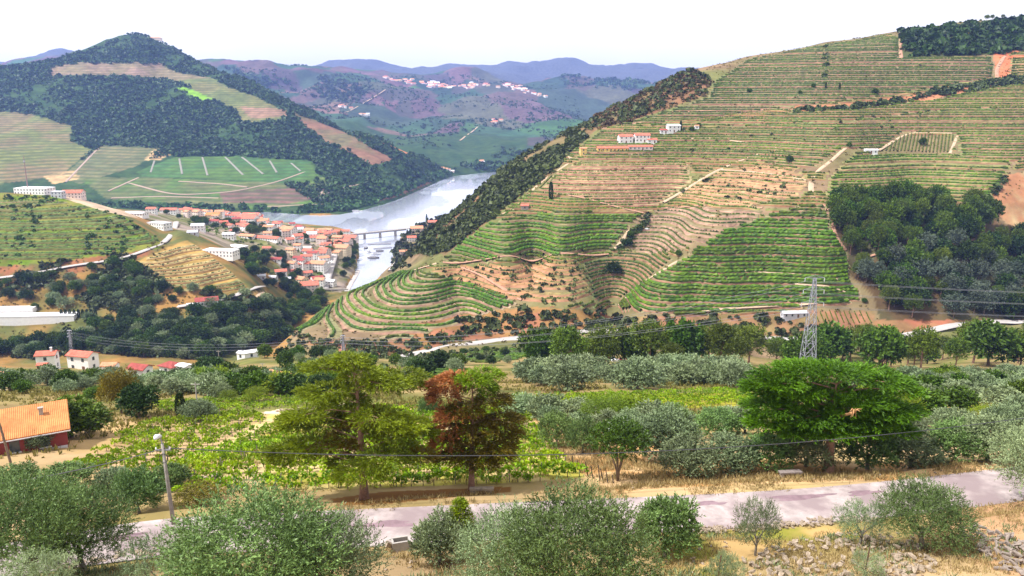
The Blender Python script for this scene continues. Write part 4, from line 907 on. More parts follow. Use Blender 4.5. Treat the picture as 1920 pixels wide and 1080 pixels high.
wood('980,712 1100,704 1400,704 1440,716 1400,726 1200,732 1000,735', 44, ['olive'], (4, 8), 'silvery olive tree in the long row beyond the green vineyard', 'olive row beyond the vineyard', 140, 300, 3.4, 1.2, 42)
wood('1680,720 1800,712 1990,712 1990,745 1850,742 1700,745', 40, ['olive', 'olive', 'round', 'olive'], (3.5, 5.5), {'olive': 'small olive tree on the straw slope at the right', 'round': 'small green tree on the straw slope at the right'}, 'small trees on the straw slope', 130, 300, 4, 1.1, 43)
wood('860,655 1000,645 1180,640 1180,662 1000,685 900,690', 26, ['dark', 'round', 'olive'], (2.5, 4.5), {'dark': 'dark bush on the valley floor', 'round': 'green bush on the valley floor', 'olive': 'pale bush on the valley floor'}, 'bushes on the valley floor', 300, 470, 4, 1.1, 44)
for px, py, h in ((1150,515,26),(1033,376,34),(1276,247,20),(1297,247,10),(1178,462,16),(1182,446,14),(1200,432,12),(1272,480,12),(1480,305,14),(1366,282,6),(1730,272,14),(1592,277,10),(1548,168,14),(1574,170,14),(1640,178,12),(1550,124,8),(1620,568,10),(1575,568,12),(1545,568,9),(1500,178,8),(1525,165,9),(1310,238,8),(1405,175,10)):
    k = 'cypress' if px in (1033, 1276, 1548, 1574) else 'dark' if px in (1150, 1276, 1366, 1178) else 'round'
    L_ = {1033: 'tall lone cypress at the edge of the straw terraces', 1150: 'large dark round tree in the hollow between the terraces', 1276: 'dark cypress beside the white farmhouse'}.get(px, None)
    tree(k, px, py, h, L_ or 'single small tree dotted on the upper terraces', None if L_ else 'single trees on the terraces', 440, 1250, 1.0 if k != 'dark' else 1.1)
for px, py, h in ((1860,38,10),(1850,40,12),(1880,36,9),(1868,39,8),(1800,46,6),(1815,44,7),(1838,42,6)): tree('pine', px, py, h, 'small tree on the skyline at the upper right', 'trees on the skyline', 440, 1250)
for px, py, h in ((800,416,14),(764,447,16),(769,440,12)): tree('cypress', px, py, h, 'dark cypress by the houses on the right river bank', 'cypresses on the river bank', 700, 1500)

wood('1395,775 1420,735 1700,722 1990,722 1990,800 1850,815 1700,815 1500,800', 46, ['olive', 'bright', 'round', 'olive'], (3, 5.5), {'olive': 'olive tree on the slope beyond the cedar', 'bright': 'yellow green shrub on the slope beyond the cedar', 'round': 'green tree on the slope beyond the cedar'}, 'trees on the slope beyond the cedar', 90, 260, 3.0, 1.3, 45)
wood('330,745 350,715 480,712 640,715 640,742 480,745', 40, ['bright', 'round', 'olive', 'round'], (2.5, 5), {'olive': 'olive tree in the gardens around the palm', 'bright': 'bright shrub in the gardens around the palm', 'round': 'green tree in the gardens around the palm'}, 'trees in the palm gardens', 110, 300, 3, 1.3, 46)
wood('960,770 1000,780 1090,778 1210,792 1400,800 1400,830 1210,820 1000,800', 13, ['olive', 'bright', 'olive'], (2.5, 4.5), {'olive': 'olive tree between the lush vineyard and the road', 'bright': 'yellow green shrub between the lush vineyard and the road'}, 'trees between vineyard and road', 75, 150, 3.5, 1.4, 47)

scrubmass('hill_tufts', [('560,640 640,556 800,494 905,425 1040,324 1120,243 1290,135 1400,107 1690,58 1900,36 2000,36 2000,330 1860,380 1560,376 1600,520 1650,600 1600,640 1170,616 760,666', 1.0)], 5200, 1.5, leafmat('dry_tufts', (.10, .09, .035), (.30, .25, .11), .2, .8), 'dry tufts and weeds dotted over the terraced hill', 440, 1250, 23, 5)
scrubmass('town_hill_tufts', [('-330,365 90,368 310,455 330,545 480,560 560,575 480,650 330,690 -330,690', 1.0)], 2600, 1.8, MATS['dry_tufts'], 'dry tufts and weeds dotted over the left hill', 540, 900, 24, 5)
scrubmass('town_gardens', '330,410 480,420 560,435 655,455 640,500 600,548 520,545 470,500 440,460', 420, 3.2, broad_l, 'garden bushes between the houses of the town', 750, 1300, 25, 9)

scrubmass('far_hedges', '420,122 560,122 720,145 880,137 1100,155 1250,164 1100,230 1050,290 960,305 830,312 700,262 560,205', 2600, 11, mtn_l, 'dark hedges and small woods scattered over the far hills', 2300, 6300, 26, 6, patchy(300, .1, 14))

wood('480,585 540,560 600,556 612,572 565,610 530,642 480,655', 46, ['dark', 'round', 'round'], (6, 11), {'dark': 'dark tree in the stream gorge beside the rounded field', 'round': 'green tree in the stream gorge beside the rounded field'}, 'trees in the stream gorge', 540, 900, 4.5, 1.1, 48)
scrubmass('rust_scrub', '1104,222 1190,178 1286,124 1338,150 1322,182 1250,208 1180,231 1118,244', 620, 3.2, leafmat('rust_scrub_leaves', (.07, .05, .025), (.20, .14, .07), .2), 'reddish and grey scrub on the shoulder of the hill below the skyline', 500, 1250, 27, 9)
scrubmass('track_hedge', [('1715,176 1790,166 1870,150 1920,146 1920,160 1870,162 1790,178 1720,186', .6), ('1490,205 1600,199 1720,184 1720,190 1600,206 1490,212', .4)], 330, 4.5, scrub_l, 'dark hedge along the red earth track near the skyline', 500, 1250, 28, 12)
scrubmass('boundary_bushes', [('1543,88 1553,88 1552,160 1542,160', .3), ('1150,470 1190,430 1215,402 1222,408 1196,440 1160,474', .35), ('1840,375 1880,330 1890,340 1856,385', .35)], 150, 3.2, scrub_l, 'bushes in lines along the field boundaries of the terraced hill', 440, 1250, 29, 10)

scrubmass('foot_scrub', [('545,628 640,640 760,640 860,620 900,610 860,642 760,664 700,668 600,660 540,650', .6), ('620,668 700,672 860,660 1000,645 1000,662 860,684 700,690', .4)], 380, 3.0, scrub_l, 'scrub at the foot of the rounded field', 380, 560, 30, 12)
# ------------------------------------------------------------------ near plants, each with trunk and crown as parts
def near_olive(seed, leaves_=38000, lm=None, flat=.72, lumps=30, L=.19, W=.05):
    g = np.random.default_rng(seed); k = 10; n_ = leaves_//k
    c, r = lumps_outline(lumps, .5, g, flat, .25, 1.7); c[:, 2] += .48
    p, d, li = shell(c, r, n_, g, .30, .1); d = unit(d + np.array([0, 0, .55]) + .45*g.normal(size=d.shape))
    V, F, lv = sprays(p, d, k, .085*g.uniform(.6, 1.6, n_), L*.115, W*.16, g, .5, 0, g.random(lumps)[li])
    return mesh('crown', V, F, [lm or olive_l], {'lv': lv}), trunk_mb(.32, .028, g, 6, .55, crown_h=.42, bend=.2).mesh('trunk', barkgrey, True)
NO = [near_olive(1), near_olive(2), near_olive(3, 30000, olive_s), near_olive(4, 14000, olive_s, .8, 11, .22, .055)]
MO = [near_olive(11+i, 14000, (olive_l, olive_s)[i % 2], .78, 20, .36, .12) for i in range(4)]
def trunked(name, protos, p, h, label, wide=1.0, cat='tree', group=None, rot=None, k=None, sy=None):
    c, t = protos[R.integers(0, len(protos)) if k is None else k]
    e = ob(name, None, None, p, (0, 0, R.uniform(0, 6.28) if rot is None else rot), (h*wide, h*(sy or wide), h)); tag(e, label, cat, group)
    ob('crown', c, e); ob('trunk', t, e); return e
def solve_top(px, Y, py_top, hmax=30):
    """ground point at distance Y under a pixel column and the height that reaches py_top"""
    u, e = pe(px, py_top); x = float(u)*Y; z = float(hz(x, Y)); return (x, Y, z), (CZ+float(e)*Y)-z
for px, Y, top, wd, lb, pr, k in ((465, 33, 905, 1.25, 'big bushy olive tree in the foreground, left of centre', NO, 0), (1085, 34, 905, 1.12, 'big bushy olive tree in the foreground, right of centre', NO, 1),
        (30, 43, 872, 1.0, 'dark olive tree at the left edge before the road', NO, 1), (135, 46, 893, .95, 'rounded olive tree beside the left edge, overhanging the road', NO, 0), (300, 36, 985, 1.0, 'thin pale olive bush left of the big foreground olive', NO, 3),
        (600, 35, 940, 1.0, 'lower olive leaning on the right of the big left foreground olive', NO, 2), (960, 36, 935, .95, 'lower olive on the left of the big right foreground olive', NO, 2),
        (1252, 47, 922, .95, 'dark upright olive bush between the road and the big right olive', MO, 0), (822, 46, 958, 1.0, 'small grey olive bush before the bright green sapling', MO, 1),
        (1425, 47, 920, .62, 'slim sparse olive sapling beside the roadside stones', NO, 3), (1745, 48, 893, 1.15, 'spreading olive tree above the stone heap at the right', NO, 1), (1622, 49, 928, .9, 'pale olive bush left of the spreading right olive', NO, 3),
        (55, 36, 1028, 1.2, 'pale low olive bush in the bottom left corner', NO, 3), (1985, 58, 765, 1.0, 'tall grey olive tree cut by the right edge', NO, 2), (1365, 40, 1030, .9, 'small grey shrub at the bottom edge left of the stones', NO, 3), (1630, 41, 1030, 1.1, 'small grey shrub in the middle of the stone heap', NO, 3)):
    p, h = solve_top(px, Y, top); trunked('olive_tree', pr, p, h*.97, lb, wd, k=k)
# olives and trees beyond the road: foot pixel, height and width in pixels
for px, py, hp, wf, lb, pr in ((262, 962, 92, 1.0, 'dark green olive tree on the low wall behind the lamp post', MO), (210, 925, 55, 1.2, 'grey olive tree left of the lamp post behind the low wall', MO), (318, 918, 55, 1.3, 'grey olive tree just behind the lamp post', MO), (120, 925, 62, 1.6, 'grey olive tree above the left foreground olive', MO), (30, 930, 60, 1.6, 'grey olive tree at the left edge below the wooden pole', MO),
        (1042, 838, 76, .9, 'silvery olive tree left of the small forked tree', MO), (1092, 850, 70, .9, 'silvery olive tree close behind the small forked tree', MO), (1240, 862, 100, 1.35, 'broad silvery olive tree right of the forked tree', MO), (1290, 893, 82, 1.3, 'olive tree in dry grass near the road, right of the forked tree', MO), (1372, 885, 75, 1.4, 'olive tree left of the bench', MO), (1345, 820, 62, 1.4, 'olive tree in the second row behind the bench', MO), (1440, 880, 80, 1.2, 'olive tree half behind the bench', MO),
        (1625, 880, 92, 1.3, 'olive tree right of the flat topped cedar trunk', MO), (1705, 878, 82, 1.4, 'olive tree behind the tiny yellow bush', MO), (1790, 868, 85, 1.3, 'olive tree right of the tiny yellow bush', MO), (1850, 862, 90, 1.2, 'olive tree near the right edge behind the road', MO), (1700, 830, 60, 1.5, 'olive tree in the back row right of the cedar', MO), (1790, 822, 60, 1.5, 'olive tree in the back row at the far right', MO), (1510, 875, 80, 1.3, 'olive tree in shade behind the cedar', MO), (1880, 815, 60, 1.4, 'olive tree in the back row at the right edge', MO), (1180, 830, 62, 1.3, 'olive tree in the second row behind the forked tree', MO), (1270, 820, 60, 1.4, 'olive tree in the second row left of the bench', MO),
        (75, 842, 38, 1.3, 'small round olive tree beside the orange roofed house', MO), (372, 790, 44, 1.5, 'umbrella shaped olive tree alone above the vineyard', MO), (168, 812, 30, 1.4, 'small olive bush right of the big leafy tree', MO), (805, 780, 40, 1.0, 'small olive between the two conifers', MO)):
    p = cast(px, py, 50, 220); trunked('olive_tree', pr, p, hp/ppm(p), lb, wf)
def leafy(seed, lm, n_=2000, k=6, L=.06, W=.03, flat=.8, lumps=12, SL=.07):
    g = np.random.default_rng(seed); me = crown_mesh('crown', 'x', lm, g, n_, k, .5, L, W, SL, lumps, flat, .36, .2, .7, .25, .52)
    return me, trunk_mb(.3, .028, g, 5, .55, crown_h=.4).mesh('trunk', bark, True)
LT = {'green': [leafy(51, broad_l), leafy(52, broad_l)], 'glossy': [leafy(53, dark_l, 1500, 5, .065, .04)], 'bright': [leafy(54, brt_l, 1500, 6, .04, .012, .85, 10, .1), leafy(55, brt_l, 1500, 6, .04, .012, .8, 11, .1)], 'brown': [leafy(56, rust_l, 1300, 5, .05, .02)], 'dark': [leafy(57, dark_l)]}
for px, py, hp, wf, kd, lb, nm in ((135, 820, 72, 1.7, 'green', 'broad leafy green tree right of the orange roofed house', 'leafy_tree'), (262, 782, 62, 1.2, 'glossy', 'round glossy dark tree above the vineyard at the left', 'leafy_tree'), (228, 775, 88, .8, 'brown', 'tall brownish green conifer behind the glossy dark tree', 'leafy_tree'), (395, 712, 42, 1.6, 'dark', 'wide dark round tree below the quarry', 'leafy_tree'), (180, 752, 28, 1.5, 'green', 'low green tree left of the brownish conifer', 'leafy_tree'),
        (1140, 800, 62, 1.8, 'bright', 'yellow green feathery shrub before the far vineyard', 'feathery_shrub'), (1195, 802, 50, 1.4, 'bright', 'yellow feathery shrub right of the larger feathery shrub', 'feathery_shrub'), (1690, 812, 78, 1.0, 'bright', 'yellow green feathery tree right of the cedar', 'feathery_shrub'), (1850, 800, 42, 1.8, 'bright', 'yellow green shrub on the straw slope at the right', 'feathery_shrub'), (1480, 830, 55, 1.4, 'bright', 'feathery shrub left of the cedar', 'feathery_shrub'), (428, 755, 26, 1.4, 'bright', 'small bright shrub above the lone umbrella olive', 'feathery_shrub'), (480, 752, 28, 1.6, 'bright', 'bright hedge shrub below the palm', 'feathery_shrub'), (445, 738, 30, 1.3, 'green', 'green tree left of the palm garden', 'leafy_tree'), (600, 742, 40, 1.5, 'dark', 'dark tree right of the palm garden', 'leafy_tree'), (1545, 760, 30, 1.6, 'bright', 'bright shrub beyond the cedar top', 'feathery_shrub'), (370, 950, 42, 2.2, 'brown', 'dark spiky shrub right of the lamp post', 'leafy_tree'), (295, 952, 26, 1.0, 'bright', 'small yellow green shrub left of the lamp post', 'feathery_shrub'), (1760, 868, 16, 1.1, 'bright', 'tiny bright yellow bush by the road at the right', 'feathery_shrub')):
    p = cast(px, py, 50, 340); trunked(nm, LT[kd], p, hp/ppm(p), lb, wf)
tree('cypress', 340, 782, 46, 'small dark cypress beside the umbrella olive', None, 60, 200, 1.6)

# layered conifers: boughs carry flattened pads of hanging sprays
def padtree(name, px, py, top, pads, label, seed, tr=.3, lean=0.0, per=95, LL=.34, WW=.075, droop=.5, rep=1, k=9, spread=.3):
    g = np.random.default_rng(seed); p = cast(px, py, 45, 90); sc = 1/ppm(p)*1.04; H = (py-top)*sc
    e = ob(name, None, None, p); tag(e, label, 'tree')
    ax = lambda t: np.array([lean*H*t**1.2, .03*H*math.sin(t*3), t*H]); tt = np.linspace(0, .96, 12); A_ = np.array([ax(t) for t in tt]); A_[0, 2] -= .5
    MB().tube(A_, tr*np.array([1.55, 1.15, 1, .95, .88, .8, .7, .58, .46, .34, .22, .08]), 10).build('trunk', barkred, e, True)
    bm = MB(); acc = {}
    wmax = max(abs(q[0]-px) for q in pads)*sc
    for (x, y, rx, ry, lm) in pads:
        X = (x-px)*sc*.92; Z = (py-y)*sc; Z += max(0, .36*H-Z)*.30; rx_, ry_ = rx*sc*.95, ry*sc*.8; dep = math.sqrt(max(wmax**2-X**2, 1.0))*.42
        for r_ in range(rep):
            Yo = g.uniform(-1, 1)*dep; Zo = Z+g.normal(0, .12)+.35*H*.12; c = np.array([X+g.normal(0, .15), Yo, Zo])
            t0 = np.clip((Zo-.16*math.hypot(X, Yo))/H, .12, .95); b0 = ax(t0); mid_ = (b0+c)/2+np.array([0, 0, .08*np.linalg.norm(c-b0)])
            bm.tube([b0, mid_, c], [tr*.22, tr*.13, .02], 5)
            n_ = int(per*(rx_*1.2)**1.3*.62)+14; d = unit(g.normal(size=(n_, 3))); d[:, 2] = np.where(g.random(n_) < .75, np.abs(d[:, 2]), d[:, 2]); rad = g.uniform(.35, 1.0, (n_, 1))**.5
            pp_ = c+d*rad*np.array([rx_, rx_*.8, ry_*.7]); out_ = np.c_[d[:, :2], np.zeros(n_)]+.35*unit(np.array([X, Yo, 0]))+.25*g.normal(size=(n_, 3))
            acc.setdefault(lm, []).append((pp_, unit(out_+np.array([0, 0, .12]))))
    bm.build('branches', barkred, e)
    for lm, lst in acc.items():
        pp_ = np.vstack([q[0] for q in lst]); dd_ = np.vstack([q[1] for q in lst]); lump = np.concatenate([np.full(len(q[0]), g.random()) for q in lst])
        V, F, lv = sprays(pp_, dd_, k, .6*g.uniform(.6, 1.3, len(pp_)), LL, WW, g, spread, droop, lump); nm = 'dead_foliage' if lm is deadr_l else 'foliage'
        ob(nm, mesh(nm, V, F, [lm], {'lv': lv}), e)
    return e, p, H
def padl(s_, lm): return [(*[float(v) for v in t.split(',')], lm) for t in s_.split()]
padtree('conifer', 683, 935, 668, padl('668,684,22,14 665,696,34,16 640,708,44,18 598,704,28,13 692,712,40,18 732,722,42,18 768,724,32,14 615,736,46,17 680,742,55,20 742,746,46,16 655,762,30,12 590,768,36,14 640,776,52,18 572,788,40,16 720,780,52,18 772,793,40,16 600,803,52,19 750,818,52,19 548,818,38,16 795,838,30,15 532,848,32,14 590,843,52,19 730,853,56,19 556,872,40,13 690,878,50,15 752,878,40,14 645,893,22,10', ced_l)+padl('680,808,60,20 660,848,60,20 620,882,44,14 790,868,28,12', rust_l), 'large layered green conifer on the verge of the road, left of centre', 61, .30, -.03, 120)
padtree('dying_conifer', 884, 917, 700, padl('838,726,28,14 856,714,24,12 832,752,26,18 846,782,24,20 840,812,26,20 838,842,24,16 905,806,18,14', deadr_l)+padl('890,708,26,12 915,716,26,12 905,742,32,17', ced_l)+padl('930,762,32,15 880,772,30,20 946,792,32,14 890,802,36,18 956,817,24,14 870,832,36,17 930,837,36,16 890,862,36,14 852,862,28,12 940,862,24,12 910,872,26,10', rust_l), 'half dead conifer with red brown foliage and a leaning trunk', 62, .24, .02, 85, .34, .065, .85, 2)
eC, pC, HC = padtree('cedar', 1553, 890, 694, padl('1440,716,42,11 1490,706,42,11 1540,704,46,11 1590,710,42,11 1632,713,42,12 1666,727,28,12 1420,742,38,13 1480,738,50,14 1545,748,46,14 1600,748,50,14 1652,758,42,14 1432,772,42,14 1490,778,50,15 1560,788,50,15 1620,788,50,15 1672,792,28,12 1424,796,36,12 1480,804,44,13 1545,804,44,12 1600,804,40,12 1642,798,36,12 1470,760,40,14 1580,768,44,14 1520,800,44,14 1630,770,40,14', ced2_l), 'flat topped bright green cedar with a broken top beside the bench', 63, .40, 0, 120, .34, .085, .22, 2, 9, .26)
splint = mat('torn_wood', (.45, .24, .11), var=.4, scale=6); m = MB(); z0_ = HC*.74
for i in range(6):
    a = i*1.05; m.tube([(.3, -3.2, z0_), (.3+.25*math.cos(a), -3.3+.15*math.sin(a), z0_+.35), (.3+.7*math.cos(a)*R.uniform(.4, 1), -3.5+.3*math.sin(a), z0_+.4-R.uniform(-.5, .9))], [.09, .05, .012], 5)
m.tube([(0, -.3, HC*.58), (.2, -1.8, HC*.66), (.3, -3.2, z0_)], [.18, .14, .10], 6)
m.build('broken_limb', splint, eC)
# bright sapling near the road
p, h = solve_top(862, 47, 938)
e = ob('sapling', None, None, p); tag(e, 'bright green young conifer on the near side of the road', 'tree'); g = np.random.default_rng(64)
MB().tube([(0, 0, -.3), (0, 0, h*.5), (.05, 0, h*.95)], [.07, .05, .015], 6).build('trunk', barkred, e)
n_ = 700; z_ = g.uniform(.15, 1, n_)*h; a = g.uniform(0, 6.28, n_); rr_ = (1-z_/h)**.6*1.15+.1
V, F, lv = sprays(np.c_[rr_*np.cos(a)*.3, rr_*np.sin(a)*.3, z_], unit(np.c_[np.cos(a), np.sin(a), .45+0*a]), 8, rr_*1.0, .22, .05, g, .45, .15)
ob('crown', mesh('crown', V, F, [ced_l], {'lv': lv}), e)
# small forked tree with big dark leaves
p = cast(1158, 902, 50, 90); h = 112/ppm(p); e = ob('forked_tree', None, None, p); tag(e, 'small forked tree with large dark leaves at the roadside', 'tree'); g = np.random.default_rng(65); m = MB()
for a, s_ in ((0.2, .9), (1.7, .7), (3.0, 1.0), (4.3, .8), (5.4, .7)):
    m.tube([(0, 0, -.3), (.1*math.cos(a), .1*math.sin(a), h*.18), (.5*s_*math.cos(a), .5*s_*math.sin(a), h*.42), (1.2*s_*math.cos(a), 1.2*s_*math.sin(a), h*.72)], [.11, .09, .06, .03], 6)
m.build('trunk', bark, e, True)
c, r = lumps_outline(15, 2.7, g, .42, .34); c[:, 2] += h*.74; pp_, dd_, li = shell(c, r, 900, g, .25, .1)
V, F, lv = sprays(pp_, unit(dd_+np.array([0, 0, .2])), 6, .32, .30, .12, g, .8, .1, g.random(15)[li]); ob('crown', mesh('crown', V, F, [leafmat('big_dark_leaves', (.04, .075, .02), (.15, .21, .06), .2, .4)], {'lv': lv}), e)
# palm in the garden
p = cast(517, 735, 100, 340); e = ob('palm_tree', None, None, p); tag(e, 'palm tree before the low red roofed house in the garden', 'palm'); h = 34/ppm(p); m = MB(); m.tube([(0, 0, -.3), (0, 0, h*.4), (.1, 0, h*.65)], [.35, .3, .33], 8).build('trunk', bark, e)
V_, F_, k_ = [], [], 0; g = np.random.default_rng(66)
for i in range(46):
    a = i*2.4; el = g.uniform(-.3, 1.3); s = np.linspace(0, 1, 7); l = h*.55; d = np.array([math.cos(a)*math.cos(el), math.sin(a)*math.cos(el), math.sin(el)]); c = np.array([.1, 0, h*.65])+d*(s*l)[:, None]; c[:, 2] -= .5*l*s**2
    sd = np.array([-math.sin(a), math.cos(a), 0])*.35*h/6; w_ = np.sin(np.clip(s, .05, 1)*PI*.9)[:, None]
    V = np.stack([c-sd*w_-np.array([0, 0, .15]), c, c+sd*w_-np.array([0, 0, .15])], 1); V_.append(V.reshape(-1, 3)); F_.append(strip(V)+k_); k_ += 21
ob('fronds', mesh('fronds', np.vstack(V_), np.vstack(F_), [broad_l], {'lv': R.random(k_)}), e)

# ------------------------------------------------------------------ near vineyard rows
post_m = mat('grey_post', (.22, .19, .16), var=.3, scale=5)
post_me = MB().box((0, 0, .55), (.09, .09, 1.7), 0, .9).mesh('post', post_m)
def near_rows(poly, ang, sp, y0, y1, where, group, ht=1.1, dens=46, gap=.10, seed=5, first='from the road', posts=True):
    g = np.random.default_rng(seed); q = uvpoly(poly, y0, y1); Pw = np.c_[q[:, 0]*np.exp(q[:, 1]), np.exp(q[:, 1])]
    a = math.radians(ang); dx = np.array([math.cos(a), math.sin(a)]); nx = np.array([-dx[1], dx[0]]); s = Pw @ nx; cnt = 0
    for off in np.arange(s.min()+sp*.6, s.max(), sp):
        tt = np.arange((Pw@dx).min(), (Pw@dx).max(), .95); tt = tt+g.uniform(-.2, .2, len(tt)); L_ = off*nx[None]+tt[:, None]*dx[None]+g.normal(0, .07, (len(tt), 2))
        L_ = L_[inpoly(L_[:, 0], L_[:, 1], Pw)]; L_ = L_[(g.random(len(L_)) > gap) & (fbm(L_[:, 0], L_[:, 1], 9, 3, 71) > -.5)]
        if len(L_) < 5: continue
        z = hz(L_[:, 0], L_[:, 1]); n_ = len(L_); vig = g.uniform(.55, 1.25, n_); k = dens
        c0 = np.array([L_[:, 0].mean(), L_[:, 1].mean(), 0]); c0[2] = float(hz(c0[0], c0[1]))
        P0 = np.repeat(np.c_[L_, z], k, 0); v_ = np.repeat(vig, k); d = unit(g.normal(size=(n_*k, 3))); d[:, 2] = np.abs(d[:, 2])
        pp_ = P0 + d*v_[:, None]*np.array([.62, .34, .5])*g.uniform(.5, 1, (n_*k, 1)) + np.c_[np.zeros((n_*k, 2)), ht*.5*v_] - c0
        V, F = leafquads(pp_, unit(d+.7*g.normal(size=d.shape)), .34*g.uniform(.6, 1.2, n_*k), .26, g, .08)
        e = ob('vine_row', None, None, c0); tag(e, f'{ORD[cnt]} row of bushy vines {first}, {where}', 'vine row', group)
        ob('foliage', mesh('foliage', V, F, [vine_l], {'lv': np.repeat(np.repeat(g.random(n_), k)*.5+g.random(n_*k)*.5, 4)}), e)
        m = MB()
        for i in range(n_): m.tube([L_[i].tolist()+[z[i]-.1]-c0, np.array([*L_[i], z[i]+ht*.55])-c0], [.045, .03], 4, False)
        m.build('stems', bark, e)['kind'] = 'stuff'
        if posts:
            for i in range(2, n_, 5): ob('post', post_me, e, (L_[i, 0]-c0[0]+.2, L_[i, 1]-c0[1], z[i]-c0[2]-.2), (g.uniform(-.08, .08), g.uniform(-.08, .08), 0))
        cnt += 1
near_rows('185,915 330,872 480,812 640,770 960,768 1000,790 1035,845 1100,900 960,906 760,914 560,926 400,938', 3, 2.15, 55, 140, 'in the vineyard behind the conifers', 'rows of the vineyard behind the conifers', seed=6)
near_rows('120,880 190,850 270,795 460,772 500,790 330,868 190,905', 5, 2.3, 60, 150, 'below the amber roofed house', 'rows of the vineyard below the orange roof', gap=.15, seed=7)
near_rows('930,775 945,748 1400,734 1418,758 1230,772 1000,790', -2, 2.6, 90, 200, 'beyond the feathery shrubs', 'rows of the lush vineyard', 1.3, 34, .04, 8, 'from the near side', False)
near_rows('290,760 330,750 520,748 640,745 640,760 480,770 300,778', 0, 3.0, 90, 200, 'below the palm garden', 'rows of the plot below the palm garden', 1.1, 26, .1, 9, 'from the near side', False)

# dry grass and weeds
def grass(name, poly, n_, h, lm, label, y0, y1, seed, dens=None, W=.05):
    g = np.random.default_rng(seed); P2 = scatter_px(poly, n_, y0, y1, g, 0, dens); d_, _ = dline(P2[:, 0], P2[:, 1], road_c[:, :2]); P2 = P2[d_ > RW-.45+.6*g.random(len(P2))]; n_ = len(P2); k = 5
    p = np.repeat(np.c_[P2, hz(P2[:, 0], P2[:, 1])-.03], k, 0)+np.c_[g.normal(0, .12, (n_*k, 2)), np.zeros(n_*k)]; d = unit(np.c_[g.normal(0, .38, (n_*k, 2)), np.ones(n_*k)])
    V, F = leafquads(p, d, np.repeat(g.uniform(.4, 1.3, n_), k)*h*g.uniform(.6, 1.2, n_*k), W, g)
    return tag(ob(name, mesh(name, V, F, [lm], {'lv': np.repeat(np.repeat(g.random(n_), k)*.6+g.random(n_*k)*.4, 4)})), label, 'grass', kind='stuff')
grass('dry_grass', '-60,1100 -60,1040 200,985 700,940 960,915 1200,915 1500,905 1900,880 1980,900 1980,1100', 11000, .38, straw_m, 'dry yellow grass along both sides of the road', 34, 72, 81, patchy(4, -.05, 9))
grass('straw_grass', '1000,800 1080,775 1200,805 1400,865 1600,872 1880,868 1880,895 1500,905 1250,915 1160,922 1100,895 1040,845', 7000, .5, straw_m, 'straw coloured tall grass under the olives beyond the road', 50, 130, 82, patchy(5, -.15, 10), .06)
grass('vineyard_weeds', '190,925 330,880 520,790 640,765 960,760 1010,790 1040,840 1100,895 960,905 700,915 420,935', 6000, .4, straw_m, 'pale dry weeds between the near vines', 55, 150, 83, patchy(6, -.1, 11), .09)
grass('green_weeds', '-60,1100 -60,1050 300,1020 700,1010 960,1000 1240,1000 1560,990 1700,1000 1980,960 1980,1100', 3500, .4, olive_s, 'grey green weeds on the bank below the road', 34, 60, 84, patchy(3, .12, 12), .06)
grass('slope_weeds', '-60,900 -60,700 480,700 980,700 1400,715 1980,705 1980,800 1700,810 1400,800 1000,770 640,765 300,800', 16000, .7, leafmat('weed_leaves', (.14, .14, .05), (.36, .32, .15), .3, .8), 'rough grass and low weeds over the near slope', 80, 330, 85, patchy(14, 0, 13), .2)
# ------------------------------------------------------------------ buildings
white_w = mat('white_plaster', (.78, .76, .73), var=.08, scale=.6); cream_w = mat('cream_plaster', (.66, .55, .38), var=.1, scale=.6); pink_w = mat('pink_plaster', (.72, .60, .54), var=.1, scale=.6); grey_w = mat('grey_plaster', (.52, .51, .53), var=.1, scale=.6); yel_w = mat('yellow_plaster', (.75, .52, .18), var=.1, scale=.6); red_w = mat('red_painted_wall', (.22, .045, .04), var=.15, scale=.8); stone_w = mat('stone_masonry', (.34, .29, .25), var=.3, scale=2)
def tilemat(name, c):
    m = mat(name, c, rough=.85, var=.38, scale=.7, detail=9); t = m.node_tree; wv = N(t, 'ShaderNodeTexWave'); wv.inputs['Scale'].default_value = 1.6; wv.inputs['Distortion'].default_value = .3
    co = N(t, 'ShaderNodeTexCoord'); t.links.new(co.outputs['Object'], wv.inputs['Vector']); bp = N(t, 'ShaderNodeBump'); bp.inputs['Distance'].default_value = .06; t.links.new(wv.outputs['Fac'], bp.inputs['Height']); t.links.new(bp.outputs[0], t.nodes['Principled BSDF'].inputs['Normal']); return m
red_t = tilemat('red_tiles', (.50, .15, .10)); orange_t = tilemat('orange_tiles', (.55, .25, .14)); amber_t = tilemat('amber_tiles', (.50, .20, .07)); dark_t = tilemat('maroon_tiles', (.30, .07, .06)); grey_t = mat('grey_sheet_roof', (.45, .45, .48), var=.1, scale=.5); white_t = mat('white_sheet_roof', (.72, .71, .72), var=.08, scale=.4)
glass_m = mat('dark_window_glass', (.05, .06, .07), rough=.15, var=.1, spec=.6); door_m = mat('wooden_door', (.16, .08, .05), var=.2); frame_m = mat('white_frame', (.7, .69, .67), var=.05)
WM = {'w': white_w, 'c': cream_w, 'p': pink_w, 'g': grey_w, 'y': yel_w, 'r': red_w, 's': stone_w}; RM = {'r': red_t, 'o': orange_t, 'a': amber_t, 'd': dark_t, 'g': grey_t, 'w': white_t}
win_me = MB().box((0, 0, 0), (1.0, .12, 1.3)).mesh('window', glass_m); door_me = MB().box((0, 0, 0), (1.1, .12, 2.1)).mesh('door', door_m); sill_me = MB().box((0, -.03, -.72), (1.25, .22, .1)).mesh('sill', frame_m)
